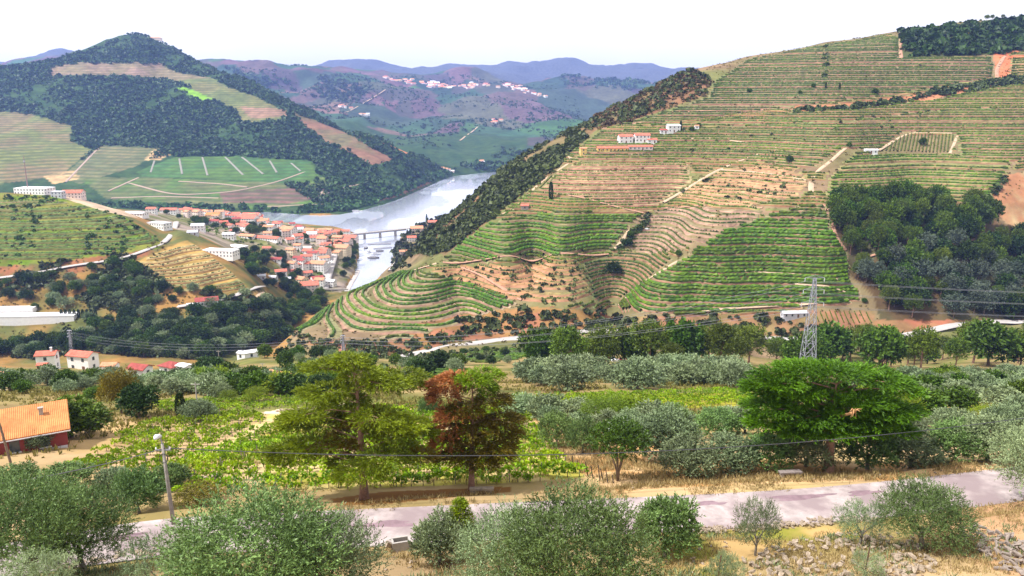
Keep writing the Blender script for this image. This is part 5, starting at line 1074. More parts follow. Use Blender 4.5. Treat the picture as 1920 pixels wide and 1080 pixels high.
def gable(w_, d_, h, pitch, ov, flat=False, hip=False, th=.22):
    rh = d_/2*pitch; m = MB(); W2, D2 = w_/2+ov, d_/2+ov; z0 = h-ov*pitch
    if flat: return m.box((0, 0, h+.2), (w_+.3, d_+.3, .4)), 0
    hx = W2-(D2 if hip else 0); hx = max(hx, .05*W2); zr = h+rh
    V = [(-W2, -D2, z0), (W2, -D2, z0), (W2, D2, z0), (-W2, D2, z0), (-hx, 0, zr), (hx, 0, zr)]; V2 = [(x, y, z+th) for x, y, z in V]
    f4 = [[6, 7, 11, 10], [8, 9, 10, 11], [0, 4, 5, 1], [2, 5, 4, 3], [0, 1, 7, 6], [2, 3, 9, 8], [1, 2, 8, 7], [3, 0, 6, 9]]; f3 = [[7, 8, 11], [9, 6, 10], [1, 5, 2], [3, 4, 0]]
    if not hip: f4 = f4[:6]+[[1, 5, 11, 7], [5, 2, 8, 11], [3, 4, 10, 9], [4, 0, 6, 10]]; f3 = []
    return m.add(V+V2, f4, f3), rh
def house(px, py, wpx, st=2, rot=0.0, wall='w', roof='r', label='', name='house', cat='house', group=None, dr=.75, y0=60, y1=6000, pitch=.42, shape='gable', win=True, chimney=False, floor=2.9, p=None, w_=None):
    if p is None: p = cast(px, py, y0, y1)
    w_ = w_ or wpx/ppm(p); d_ = w_*dr; h = st*floor; e = ob(name, None, None, p, (0, 0, math.radians(rot))); tag(e, label, cat, group)
    rm, rh = gable(w_, d_, h, pitch, .45 if w_ > 5 else .25, shape == 'flat', shape == 'hip')
    m = MB(); x, y = w_/2, d_/2; b0 = -3.0
    if shape == 'gable':
        m.add([(-x, -y, b0), (x, -y, b0), (x, y, b0), (-x, y, b0), (-x, -y, h), (x, -y, h), (x, y, h), (-x, y, h), (-x, 0, h+rh-.02), (x, 0, h+rh-.02)], [[0, 1, 5, 4], [2, 3, 7, 6], [1, 2, 6, 5], [3, 0, 4, 7]], [[5, 6, 9], [7, 4, 8]])
    else: m.box((0, 0, (h+b0)/2), (w_, d_, h-b0))
    m.build('wall', WM[wall], e); ro = rm.build('roof', RM[roof], e)
    if chimney: MB().box((w_*.28, -d_*.1, h+rh*.9+.5), (.6, .6, 1.8)).box((w_*.28, -d_*.1, h+rh*.9+1.45), (.75, .75, .15)).build('chimney', white_w if wall != 's' else stone_w, ro)
    if win:
        nw = max(1, int(w_/3.2)); ns = max(1, int(d_/3.6))
        for s in range(st):
            for i in range(nw):
                xx = -x + (i+.5)*w_/nw; dd = s == 0 and i == nw//2 and nw > 1
                ob('door' if dd else 'window', door_me if dd else win_me, e, (xx, -y-.04, s*floor+(1.05 if dd else 1.6)))
            for i in range(ns):
                yy = -y + (i+.5)*d_/ns
                for sx_ in (-1, 1): ob('window', win_me, e, (sx_*(x+.04), yy, s*floor+1.6), (0, 0, PI/2))
    return e
TW = dict(y0=700, y1=1350)
ROOFW = {'r': 'red', 'o': 'orange', 'a': 'amber', 'd': 'maroon', 'g': 'grey', 'w': 'white'}; WALLW = {'w': 'white', 'c': 'cream', 'p': 'pink', 'g': 'grey', 'y': 'yellow', 'r': 'red', 's': 'stone'}
for px, py, wp, st, rt, wl, rf, lb in ((580,548,34,3,15,'p','r','tall pink house with red roof at the near end of the town'), (621,536,17,2,-20,'w','w','small white house beside the street at the near end of town'), (527,518,21,2,20,'w','r','white house on the western edge of the lower town'), (546,502,20,2,-15,'w','o','white house with orange roof above the western lane'), (570,503,20,2,10,'w','r','white house with red roof in the middle of the lower town'), (598,507,28,3,-10,'w','o','tall white house with orange roof beside the main street'), (577,520,17,2,25,'p','r','small pink house behind the tall pink one'), (519,490,19,1,0,'w','d','low white house with maroon roof west of the lower town'), (599,482,27,2,5,'w','r','square white house among terraced gardens'), (611,467,18,2,-25,'p','r','pink house at the top of the main street'),
        (641,480,30,4,-15,'c','o','tall cream house facing the quay'), (645,463,28,3,-15,'p','r','pink house in the quay row'), (657,452,26,2,-10,'p','r','red roofed house at the town end of the bridge'), (626,444,22,2,10,'w','r','white house behind the quay row'), (601,444,24,2,0,'w','r','white house with red roof in the upper town centre'), (577,439,22,2,15,'w','o','white house with orange roof near the dark water'), (542,445,26,4,-20,'w','o','tallest white house with orange roof in the upper town'), (500,433,21,2,0,'w','r','white house with red roof below the long school roof'), (521,424,17,2,10,'w','d','white house with maroon roof by the dark water'), (466,420,34,3,-10,'w','r','broad white house with red roof in the upper town'),
        (436,410,30,2,5,'w','r','long house with bright red roof in the upper town'), (472,409,32,2,-5,'w','r','red roofed house beside the long upper house'), (452,429,17,2,20,'p','r','pink house among the upper gardens'), (401,410,25,2,0,'c','a','cream house with amber roof in the upper town'), (377,417,20,2,10,'w','r','white house near the upper junction'), (370,399,17,2,-10,'w','r','white house at the back of the upper town'), (390,404,17,2,15,'w','o','small white house with orange roof at the back of the upper town'), (403,422,17,2,0,'w','d','white house with maroon roof below the amber one'), (372,432,23,2,10,'w','g','white house with grey roof by the junction'), (352,400,16,2,0,'w','r','white house at the left end of the upper row'), (335,400,17,2,10,'p','r','pink house at the left end of the upper row'),
        (501,469,15,1,0,'w','r','small white house above the gardens'), (590,453,17,2,20,'w','r','white house left of the quay row'), (634,456,19,3,-10,'c','o','cream house between the quay and main street'), (613,460,17,2,10,'w','o','white house with orange roof off the main street'), (560,492,18,2,-5,'w','d','white house with maroon roof in the lower town'), (490,522,16,1,10,'g','g','small grey shed in the trees below the town'), (512,524,15,1,-10,'g','g','small grey shed right of the other shed in the trees'), (552,512,15,1,30,'w','r','small white house left of the tall orange roofed one'), (537,527,16,1,15,'w','g','low white building in the lower town'), (588,532,15,1,-10,'p','r','small annex beside the tall pink house'), (560,455,18,2,5,'w','r','white house below the tallest upper house'), (530,436,15,2,0,'p','o','pink house left of the tallest upper house'), (486,412,17,2,0,'w','r','white house at the right end of the upper row'), (420,424,15,2,15,'p','r','pink house in the middle of the upper town'), (440,436,14,1,0,'w','r','low white house above the car park'), (648,440,16,2,0,'w','r','small house on the point by the bridge'), (612,446,16,2,20,'p','r','pink house in the upper town centre')):
    house(px, py, wp, st, rt, wl, rf, lb, group='houses of the town', **TW)
tg = np.random.default_rng(77); TP = scatter_px('345,402 480,412 540,428 640,442 660,455 650,480 625,500 600,545 570,548 540,528 520,505 545,470 480,440 400,428 350,412', 78, 750, 1300, tg, 11)
for i, (x, y) in enumerate(TP):
    wl = 'wwwwpc'[tg.integers(0, 6)]; rf = 'rrodow'[tg.integers(0, 6)]; lo_ = y < 950
    house(0, 0, 0, int(tg.integers(2, 4)), tg.uniform(-40, 40), wl, rf, f'small {WALLW[wl]} house with {ROOFW[rf]} roof packed into the {"lower" if lo_ else "upper"} town', 'house', 'house', 'houses packed into the town', tg.uniform(.6, .95), p=np.array([x, y, float(hz(x, y))]), w_=tg.uniform(8, 13))
house(465,446,30,1,-18,'w','o','low hall with orange roof beside the long red roof', 'hall', 'building', None, .45, **TW); house(502,450,52,1,-20,'w','r','long narrow building with red roof in the upper town', 'hall', 'building', None, .3, **TW)
house(415,480,62,2,-12,'w','w','large white flat roofed warehouse below the town', 'warehouse', 'building', None, .4, 650, 1000, shape='flat'); house(445,466,36,1,-30,'w','w','white flat annex behind the large warehouse', 'warehouse', 'building', None, .6, 650, 1000, shape='flat'); house(430,448,22,2,0,'w','g','white workshop beside the pale yard', 'warehouse', 'building', None, .6, **TW)
house(255,404,40,1,-10,'w','g','low grey roofed shed above the hill road', 'shed', 'building', None, .5, 650, 1200, pitch=.2); house(300,428,42,2,-25,'w','g','white station building with grey canopy at the road bend', 'warehouse', 'building', None, .5, 650, 1200, shape='flat'); house(285,400,17,2,0,'w','r','white house behind the grey roofed shed', 'house', 'house', None, .75, 650, 1200); house(318,401,30,2,0,'w','r','long white house with red roof left of the upper town', 'house', 'house', None, .5, 650, 1200); house(362,440,18,1,10,'g','g','grey garage at the road bend', 'shed', 'building', None, .8, 650, 1200)
house(66,363,62,2,-8,'w','w','big white hall on the crest of the green slope', 'hall', 'building', None, .5, 650, 950, shape='flat'); house(138,368,36,2,5,'p','r','pink house with red roof on the crest of the green slope', 'house', 'house', None, .6, 650, 950); house(110,370,20,2,0,'g','g','grey building between the white hall and the pink house', 'house', 'house', None, .8, 650, 950, shape='flat')
house(388,570,40,1,22,'w','d','white house with dark red roof by the lane in the valley', 'house', 'house', None, .6, 540, 800, floor=3.6); house(362,576,22,1,22,'w','w','small white annex left of the dark red roofed house', 'shed', 'building', None, .6, 540, 800, shape='flat', floor=2.6)
house(60,602,165,1,4,'w','w','long low white winery building at the left edge', 'winery', 'building', None, .16, 540, 700, shape='flat', floor=5, win=False); house(30,586,70,1,4,'w','w','white hall behind the long winery building', 'winery', 'building', None, .25, 540, 700, shape='flat', floor=4, win=False)
for i, px in enumerate(range(116, 184, 8)): tree('cypress', px, 596, 16, 'clipped dark cypress in the short row at the white winery', 'cypress row at the winery', 540, 800, 1.4)
for px, py, wp, st, wl, rf, lb in ((781,434,24,2,'p','o','pink house on the right river bank'), (811,419,17,1,'p','r','small red roofed house above the right bank'), (772,452,17,2,'w','r','red roofed house by the right bank road'), (757,479,15,2,'p','o','pink cottage on the right bank road')): house(px, py, wp, st, 10, wl, rf, lb, y0=650, y1=1500)
FV = dict(y0=440, y1=1250)
for px, py, wp, st, rt, wl, rf, lb, dr in ((1172,268,26,2,8,'w','r','left white farmhouse of the red roofed farm',.6), (1203,266,28,2,5,'w','r','middle white farmhouse with bright red roof',.6), (1222,268,18,1,0,'w','r','right white wing of the farm',.6), (1148,284,58,1,4,'y','r','long yellow barn with red roof below the white farm',.22), (1200,281,46,1,6,'p','r','low pink outbuilding with red roof under the farm',.25), (1093,291,12,2,10,'y','o','small yellow cottage left of the farm',.8), (1262,248,24,2,10,'w','w','white farmhouse beside the dark cypress',.5), (1244,250,14,1,0,'w','d','small white house left of the cypress farmhouse',.7), (984,392,14,1,0,'s','r','little stone house with red roof at the field corner',.8), (1488,594,46,1,5,'g','g','long grey shed behind the tall pylon',.3), (1632,288,24,1,0,'w','w','row of white huts on the upper terrace',.3), (1306,242,8,1,0,'w','o','tiny white hut on the upper slope',.8)):
    house(px, py, wp, st, rt, wl, rf, lb, dr=dr, **FV)
# near houses on the left
NH = dict(y0=60, y1=345)
house(92,692,32,2,10,'w','r','white house with red roof left of the small pylon', **NH, chimney=True); house(82,700,16,1,10,'r','r','small red shed before the white house', 'shed', 'building', **NH); house(158,692,46,2,-14,'w','r','white house with bright red roof beside the small pylon', **NH, dr=.6); house(208,700,26,1,0,'w','o','low white house with orange roof behind the grove', **NH); house(265,706,34,1,-18,'w','d','low house with dull red roof in the grove', **NH); house(322,700,34,1,-25,'w','d','house with maroon hipped roof at the valley edge', shape='hip', **NH); house(346,702,22,1,-25,'w','w','white annex right of the maroon roof', 'shed', 'building', **NH, pitch=.2)
house(528,728,46,1,-28,'w','o','low house with orange red roof behind the palm', **NH, pitch=.5); house(8,728,52,1,-10,'c','o','house with pale orange roof at the left edge', **NH, pitch=.3); house(470,662,26,1,30,'w','w','white rounded shed roof by the quarry', 'shed', 'building', None, .6, 60, 420, pitch=.3); house(455,668,16,1,-20,'w','w','small white shed by the quarry', 'shed', 'building', None, .8, 60, 420, pitch=.3)
# big amber roofed house cut by the left edge
p = cast(40, 838, 60, 160); e = house(0, 0, 0, 1, 30, 'r', 'a', 'house with broad amber roof and red walls at the left edge', p=p+np.array([-1.4, 1.5, -.3]), w_=10.5, dr=.95, pitch=.34, floor=2.7, win=False)
ro = [c for c in e.children if c.name.startswith('roof')][0]
m = MB(); m.box((2.9, -2.0, 4.0), (.45, .4, 1.3)); m.box((2.9, -2.0, 4.7), (.6, .55, .12)); m.build('chimney', stone_w, ro)
MB().box((0, -5.5, 2.56), (11.4, .1, .1)).build('gutter', grey_w, e); MB().box((0, -5.03, .1), (10.4, .08, 1.2)).build('plinth', grey_w, e)
for xx in (-3, 0, 3): w0 = ob('window', win_me, e, (xx, -5.0, 1.6)); ob('sill', sill_me, w0)
# far village and scattered farms
vg = np.random.default_rng(9); vm = {}
def vill(line, n_, jit, label, group, y0=2200, y1=6200, s=(9, 16)):
    L_ = pts(line)
    for i in range(n_):
        t = vg.uniform(0, len(L_)-1.001); k = int(t); f = t-k; x = L_[k][0]*(1-f)+L_[k+1][0]*f+vg.normal(0, jit*1.5); y = L_[k][1]*(1-f)+L_[k+1][1]*f+vg.normal(0, jit*.6)
        p = cast(x, y, y0, y1); e = house(0, 0, 0, int(vg.integers(1, 4)), vg.uniform(-40, 40), 'wwwpc'[vg.integers(0, 5)], 'roorw'[vg.integers(0, 5)], label, 'village_house', 'house', group, vg.uniform(.6, .9), p=p, w_=vg.uniform(*s)*p[1]/5000, win=False)
vill('725,150 760,152 800,158 830,162', 26, 3, 'tiny pale house in the left part of the far hilltop village', 'far village, left part', s=(20, 32)); vill('790,158 850,164 900,162 950,160 985,168', 46, 3.5, 'tiny pale house in the main part of the far hilltop village', 'far village, main part', s=(20, 32)); vill('960,165 1000,176 1030,184', 14, 2.5, 'tiny pale house in the right tail of the far village', 'far village, right tail', s=(14, 22))
vill('635,198 655,205', 5, 2, 'tiny white farm building on the far left slope', 'farm on the far left slope', s=(18, 30)); vill('675,215 690,218', 4, 1.5, 'tiny white farm building below the far left farm', 'lower farm on the far slope', s=(16, 24)); vill('915,232 942,226', 6, 1.5, 'tiny pale farm building on the far central spur', 'farm on the far spur', s=(20, 32)); vill('825,318 850,322', 4, 1, 'small white house by the far river bend', 'houses at the far river bend', 2000, 3000, (16, 24)); vill('898,307 915,306 930,300', 4, 1, 'small white house on the right of the far river bend', 'houses right of the far bend', 2000, 3000, (20, 30))
p = cast(290, 70, 2300, 3000); e = house(0, 0, 0, 2, 0, 'p', 'o', 'low building on the very top of the pointed mountain', p=p, w_=46, dr=.3, win=False, shape='hip'); p = cast(297, 72, 2300, 3000)

# ------------------------------------------------------------------ river: bridge, jetties, boats
steel = mat('grey_steel', (.32, .31, .34), rough=.5, var=.15, metal=.3); galv = mat('galvanised_steel', (.30, .30, .34), rough=.5, var=.12, metal=.3); conc = mat('pale_concrete', (.34, .31, .28), var=.2, scale=1.2, bump=.01)
u0, e0 = pe(672, 447); u1, e1 = pe(752, 440)
a_ = np.array([*at0([(664, 450)])[0], 0]); b_ = np.array([*at0([(760, 440)])[0], 0]); dv_ = b_-a_; ln = np.linalg.norm(dv_); rz = math.atan2(dv_[1], dv_[0])
e = ob('bridge', None, None, (a_+b_)/2, (0, 0, rz)); tag(e, 'steel girder bridge over the river at the edge of town', 'bridge')
MB().box((0, 0, 9.2), (ln+14, 6.5, .8)).build('deck', conc, e)
for s in (-1, 1):
    m = MB(); m.box((0, s*3.4, 8.2), (ln, .35, 2.0))
    for i in range(int(ln/5)): m.box((-ln/2+2.5+i*5, s*3.4, 10.2), (.2, .12, 1.3))
    m.box((0, s*3.4, 10.85), (ln, .12, .15)); m.build('girder', steel, e)
for t in (-.3, 0, .3): MB().box((t*ln, 0, 3.4), (2.2, 5.6, 9.2), 0, .85).build('pier', conc, e)
for (pa, pb, lb) in (((690, 459), (733, 457), 'long dark jetty across the water near the bridge'), ((700, 467), (735, 464), 'second dark jetty below the bridge')):
    A_ = np.array([*at0([pa])[0], .5]); B_ = np.array([*at0([pb])[0], .5]); l = np.linalg.norm(B_-A_); e = ob('jetty', None, None, (A_+B_)/2, (0, 0, math.atan2(B_[1]-A_[1], B_[0]-A_[0]))); tag(e, lb, 'jetty')
    MB().box((0, 0, .3), (l, 3.5, .5)).build('deck', steel, e); m = MB()
    for s in (-1, 1): m.box((0, s*1.6, 1.3), (l, .08, .08)); [m.box((x, s*1.6, .9), (.08, .08, .8)) for x in np.arange(-l/2, l/2, 4)]
    m.build('railing', steel, e)
hull_w = mat('white_hull', (.7, .7, .72), rough=.4, var=.05); hull_d = mat('dark_hull', (.10, .08, .08), rough=.5)
def boat(px, py, l, rt, hm_, lb):
    p = at0([(px, py)])[0]; e = ob('boat', None, None, (p[0], p[1], 0), (0, 0, math.radians(rt))); tag(e, lb, 'boat', 'boats moored in the river'); s = np.linspace(-1, 1, 9); wd = l*.16*np.clip(1-np.abs(s)**3, .06, 1)
    V = np.stack([np.c_[s*l/2, -wd, 1.0+.5*s**2], np.c_[s*l/2*.92, -wd*.6, 0*s-.3], np.c_[s*l/2*.92, wd*.6, 0*s-.3], np.c_[s*l/2, wd, 1.0+.5*s**2], np.c_[s*l/2, -wd, 1.0+.5*s**2]], 1)
    ob('hull', mesh('hull', V.reshape(-1, 3), strip(V), [hm_]), e); MB().box((-.05*l, 0, 1.9), (l*.5, l*.2, 1.6), 0, .9).build('cabin', hull_w, e); MB().box((-.05*l, 0, 2.85), (l*.56, l*.24, .2)).build('cabin_roof', steel, e)
for i, (px, py, l, rt, h_, lb) in enumerate(((700, 484, 16, 8, hull_d, 'dark wooden boat moored furthest from the bridge'), (704, 477, 14, 12, hull_w, 'white boat moored in the middle of the river'), (692, 474, 11, 60, hull_w, 'small white boat at the quay'), (686, 466, 12, 70, hull_d, 'dark boat at the quay below the jetties'), (712, 471, 11, 5, hull_d, 'small dark boat beside the second jetty'), (668, 397, 24, 15, hull_w, 'long white boat by the far bank'))): boat(px, py, l, rt, h_, lb)
A_ = np.array([*at0([(612, 553)])[0], 0]); B_ = np.array([*at0([(648, 553)])[0], 0]); e = ob('footbridge', None, None, (*((A_+B_)/2)[:2], 6)); tag(e, 'low pale bridge over the side stream at the end of town', 'bridge'); MB().box((0, 0, 0), (np.linalg.norm(B_-A_)+6, 5, .7)).build('deck', conc, e); MB().box((0, -2.4, .8), (np.linalg.norm(B_-A_)+6, .15, .9)).build('parapet', conc, e); MB().box((-4, 0, -3.5), (1.4, 4, 7)).build('pier', conc, e)

# ------------------------------------------------------------------ pylons and cables
wire = mat('cable', (.05, .05, .055), rough=.5, var=.05); wire_g = mat('bare_cable', (.22, .22, .24), rough=.4, var=.05, metal=.4)
def pylon(px, py, top, label, y0, y1, wbase=.13, arms=(.97, .86, .74), th=.085, rz=0.0, base_extra=0.0):
    p = cast(px, py, y0, y1); H = (py-top)/ppm(p)*1.02; e = ob('pylon', None, None, p, (0, 0, rz)); tag(e, label, 'pylon')
    hw = lambda t: H*wbase/2*(1-t)**1.0*.9+H*.010; m = MB(); n_ = 11; zs = 1-(1-np.linspace(0, 1, n_))**1.35; cor = lambda t: [np.array([sx*hw(t), sy*hw(t), t*H*.97]) for sx, sy in ((-1, -1), (1, -1), (1, 1), (-1, 1))]
    legs = [MB() for _ in range(4)]
    for i in range(n_-1):
        a, b = cor(zs[i]), cor(zs[i+1])
        for k in range(4):
            legs[k].bar(a[k], b[k], th); m.bar(a[k], b[(k+1) % 4], th*.55); m.bar(b[k], a[(k+1) % 4], th*.55); m.bar(b[k], b[(k+1) % 4], th*.5)
    for l_ in legs: l_.build('leg', galv, e)
    m.build('lattice', galv, e); tips = []
    for t in arms:
        al = H*.075; z = t*H; am = MB()
        for s in (-1, 1):
            am.bar((s*hw(t), 0, z), (s*(al+hw(t)), 0, z+.1), th*.7); am.bar((s*hw(t), 0, z+H*.022), (s*(al+hw(t)), 0, z+.1), th*.5)
        ar = am.build('arm', galv, e)
        for s in (-1, 1): MB().tube([(s*(al+hw(t)), 0, z), (s*(al+hw(t)), 0, z-.9)], [.09, .09], 6).build('insulator', grey_w, ar); tips.append(np.array(p)+np.array([s*(al+hw(t))*math.cos(rz), s*(al+hw(t))*math.sin(rz), z-.9]))
    MB().tube([(0, 0, H*.94), (0, 0, H*1.01)], [th, th*.4], 5).build('peak', galv, e); return tips, p, H
def cable(a, b, sag, r, m_, label, name='cable', cat='cable', group=None):
    a = np.asarray(a, float); b = np.asarray(b, float); t = np.linspace(0, 1, 28); P_ = a+(b-a)*t[:, None]; P_[:, 2] -= sag*4*t*(1-t)
    return tag(MB().tube(P_, r, 4).build(name, m_), label, cat, group)
T1, pP, HP = pylon(1511, 716, 517, 'tall lattice pylon rising behind the flat topped cedar', 200, 330)
T2, _, _ = pylon(645, 672, 627, 'small lattice pylon beyond the layered conifer', 200, 470, .16, th=.16); T3, _, _ = pylon(137, 676, 628, 'small lattice pylon behind the red roofed houses', 540, 700, .14, th=.2)
for i, (a, b) in enumerate(zip(T1, T2)): cable(a, b, 5, .032, wire_g, 'power cable from the tall pylon down to the small middle pylon', 'power_cable', 'cable', 'cables between the tall and the middle pylon')
for a in T1: cable(a, a+np.array([330, 40, -6]), 6, .032, wire_g, 'power cable running right from the tall pylon', 'power_cable', 'cable', 'cables right of the tall pylon')
for a, b in zip(T2, T3): cable(a, b, 6, .028, wire_g, 'power cable between the two small pylons', 'power_cable', 'cable', 'cables between the small pylons')
p = cast(52, 342, 640, 960); 
m = MB(); pm = cast(52, 352, 650, 950); e = ob('mast', None, None, pm); tag(e, 'thin mast standing on the crest at the far left', 'mast'); hh = 70/ppm(pm); MB().tube([(0, 0, -1), (0, 0, hh*.6), (0, 0, hh)], [.55, .4, .2], 6).build('pole', mat('rust_mast', (.22, .14, .14), var=.2), e); MB().box((0, 0, hh*.85), (1.6, .8, 1.8)).build('antenna', steel, e)

# ------------------------------------------------------------------ lamp post, poles, near cables
pole_m = mat('weathered_pole', (.27, .245, .215), var=.35, scale=3, bump=.01)
p = cast(326, 985, 45, 75); H = 178/ppm(p)*1.07; e = ob('lamp_post', None, None, p, (0, math.radians(-2), 0)); tag(e, 'grey street lamp post with white lamp head beside the road', 'lamp post')
MB().tube([(0, 0, -.6), (0, 0, H*.5), (0, 0, H*.86)], [.17, .14, .11], 8).build('pole', pole_m, e, True); MB().tube([(0, 0, H*.84), (0, -.05, H*.90), (.12, -.35, H*.95), (.12, -.5, H*.97)], [.05, .05, .04, .04], 6).build('bracket', galv, e)
lh = MB(); lh.tube([(.12, -.25, H*.955), (.12, -.6, H*.975), (.12, -1.0, H*.99), (.12, -1.25, H*.985)], [.08, .16, .19, .09], 10); lh.build('lamp_head', hull_w, e, True)
MB().box((0, 0, H*.80), (1.1, .09, .09)).build('crossarm', steel, e)
for x in (-.5, .5): MB().tube([(x, 0, H*.80), (x, 0, H*.815), (x, 0, H*.83)], [.04, .07, .03], 8).build('insulator', hull_w, e)
cp_ = [(.3*math.cos(a)*1.0, -.1, H*.72+.35*math.sin(a)) for a in np.linspace(0, 2*PI, 17)]; MB().tube(cp_, .03, 5, False).build('cable_coil', wire, e); LP = np.array(p)+np.array([0, 0, H*.82])
p = cast(24, 882, 60, 110); H2 = 106/ppm(p)*1.05; e = ob('wooden_pole', None, None, p, (0, math.radians(-7), 0)); tag(e, 'bare wooden pole leaning before the amber roofed house', 'pole'); MB().tube([(0, 0, -.5), (0, 0, H2*.5), (0, 0, H2)], [.14, .12, .10], 8).build('shaft', bark, e); MB().tube([(0, 0, H2), (0, 0, H2+.08)], [.11, .05], 8).build('cap', steel, e)
def wp(px, py, Y): u, e_ = pe(px, py); return np.array([float(u)*Y, Y, CZ+float(e_)*Y])
cable(LP, wp(-160, 925, LP[1]-4), .5, .035, wire, 'black overhead cable left of the lamp post'); cable(LP, wp(2080, 760, 66), 2.2, .035, wire, 'black overhead cable sagging right across the conifers')
for px, py, top, lb in ((370, 762, 715, 'pale pole above the umbrella olive'), (493, 700, 680, 'slim pale pole left of the palm garden'), (412, 690, 655, 'slim pole with crossarm by the quarry')):
    p = cast(px, py, 90, 400); hh = (py-top)/ppm(p); e = ob('utility_pole', None, None, p); tag(e, lb, 'pole'); MB().tube([(0, 0, -.3), (0, 0, hh)], [.13, .09], 6).build('shaft', conc, e); MB().box((0, 0, hh*.93), (1.6, .1, .12)).build('crossarm', conc, e)

# ------------------------------------------------------------------ stones, bench, posts
schist = mat('schist', (.25, .195, .14), rough=.9, var=.48, scale=3.0, detail=8, bump=.02, hue=(.33, .265, .195)); schist_d = mat('dark_schist', (.22, .18, .15), rough=.9, var=.4, scale=3.0, detail=8, bump=.02)
def stone_proto(seed, mm, k=(1, .62, .22)):
    g = np.random.default_rng(seed); a = np.sort(g.uniform(0, 6.28, 7)); r = g.uniform(.75, 1.1, 7)*.5; t = np.c_[r*np.cos(a)*k[0], r*np.sin(a)*k[1], np.full(7, .5*k[2])+g.normal(0, .02, 7)]; b = t*np.array([.93, .93, -1])+g.normal(0, .03, (7, 3)); n_ = 7; V = np.vstack([t, b, t.mean(0)+[0, 0, .02], b.mean(0)-[0, 0, .02]]); i = np.arange(7); j = (i+1) % 7
    return mesh('stone', V, [np.c_[i, i+7, j+7, j], np.vstack([np.c_[i, j, np.full(7, 14)], np.c_[j+7, i+7, np.full(7, 15)]])], [mm])
SP = [stone_proto(s, schist) for s in range(6)]; SPd = [stone_proto(s+20, schist_d) for s in range(4)]
def stones(name, label, protos, poly=None, n_=60, size=(.3, .7), line=None, y0=35, y1=75, seed=1, heap=.0, cat='stones', tilt=.35, rows=1):
    g = np.random.default_rng(seed)
    if poly: P2 = scatter_px(poly, n_, y0, y1, g)
    else:
        c = resample(castl(pts(line), y0, y1, 8), .05); P2 = c[np.linspace(0, len(c)-1, n_).astype(int), :2]+g.normal(0, .14, (n_, 2))
    z = hz(P2[:, 0], P2[:, 1]); c0 = np.array([P2[:, 0].mean(), P2[:, 1].mean(), z.mean()]); e = ob(name, None, None, c0); tag(e, label, cat)
    for i in range(len(P2)):
        s = g.uniform(*size); ob('stone', protos[g.integers(0, len(protos))], e, (P2[i, 0]-c0[0], P2[i, 1]-c0[1], z[i]-c0[2]+.06+heap*g.random()+(i % rows)*.14), (g.normal(0, tilt), g.normal(0, tilt), g.uniform(0, 6.28)), s)
    return e
stones('stone_heap', 'collapsed heap of pale schist slabs at the bottom right', SP, '1390,1090 1395,1045 1480,1022 1580,1006 1700,1004 1765,1035 1745,1090', 300, (.25, .68), y0=36, y1=60, seed=91, heap=.25)
stones('dry_stone_wall', 'dark dry stone wall falling away at the right edge', SPd, '1790,1000 1830,985 1960,1035 1960,1090 1880,1075', 150, (.35, .8), y0=36, y1=60, seed=92, heap=.35, cat='stone wall')
stones('stone_kerb', 'row of pale stones along the near road edge at the right', SP, '1285,992 1420,985 1560,972 1660,966 1660,976 1560,984 1420,998 1285,1004', 190, (.25, .6), seed=93, heap=.1)
stones('stone_kerb', 'row of pale stones along the near road edge at the left', SP, '110,1062 240,1034 330,1028 400,1026 400,1034 330,1038 240,1046 110,1074', 80, (.3, .65), seed=94, heap=.1)
stones('stone_wall', 'low dry stone wall behind the lamp post', SP, line='185,925 240,918 330,912 420,905', n_=130, size=(.35, .65), seed=95, y0=55, y1=85, cat='stone wall', tilt=.15, rows=6)
stones('garden_wall', 'low pale stone edging of the plot below the palm garden', SP, line='520,772 580,768 660,760', n_=60, size=(.5, .9), seed=96, y0=90, y1=180, cat='stone wall', tilt=.15, rows=3)
stones('scattered_stones', 'loose pale stones on the dry bank below the road', SP, '700,1080 700,1030 900,1045 1250,1010 1380,1010 1300,1080', 90, (.12, .4), y0=34, y1=60, seed=97)
stones('verge_stones', 'small stones scattered on the far verge of the road', SP, '1180,905 1400,895 1860,872 1860,884 1400,906 1180,920', 90, (.12, .35), y0=55, y1=75, seed=98)
p = cast(1481, 895, 50, 80); e = ob('bench', None, None, p, (0, 0, .1)); tag(e, 'low stone bench with grey slab on the verge by the cedar', 'bench'); sm_ = mat('bench_stone', (.20, .165, .15), var=.3, scale=4)
me_ = MB().box((0, 0, .52), (2.0, .6, .14)); me_.build('slab', sm_, e); 
for x in (-.75, .75): MB().box((x, 0, .2), (.25, .5, .5), 0, .9).build('support', conc, e)
p = cast(903, 924, 50, 80); e = ob('stone_bench', None, None, p, (0, 0, .05)); tag(e, 'rough stone seat at the foot of the dying conifer', 'bench'); MB().box((0, 0, .38), (2.1, .5, .18)).build('slab', schist, e); [MB().box((x, 0, .12), (.4, .42, .36), 0, .9).build('support', schist, e) for x in (-.75, .7)]
p = cast(752, 1028, 35, 60); e = ob('culvert_box', None, None, p, (0, 0, .3)); tag(e, 'small concrete culvert box at the near road edge', 'culvert'); MB().box((0, -.35, .3), (1.3, .15, .8)).box((-.6, 0, .3), (.15, .6, .8)).box((.6, 0, .3), (.15, .6, .8)).box((0, .35, .3), (1.3, .15, .8)).build('wall', conc, e); ob('rock', SP[1], e, (-.9, -.2, .55), (.4, .5, 1), (.8, .9, 1.6))
dk = mat('dark_stake', (.07, .055, .045), var=.3)
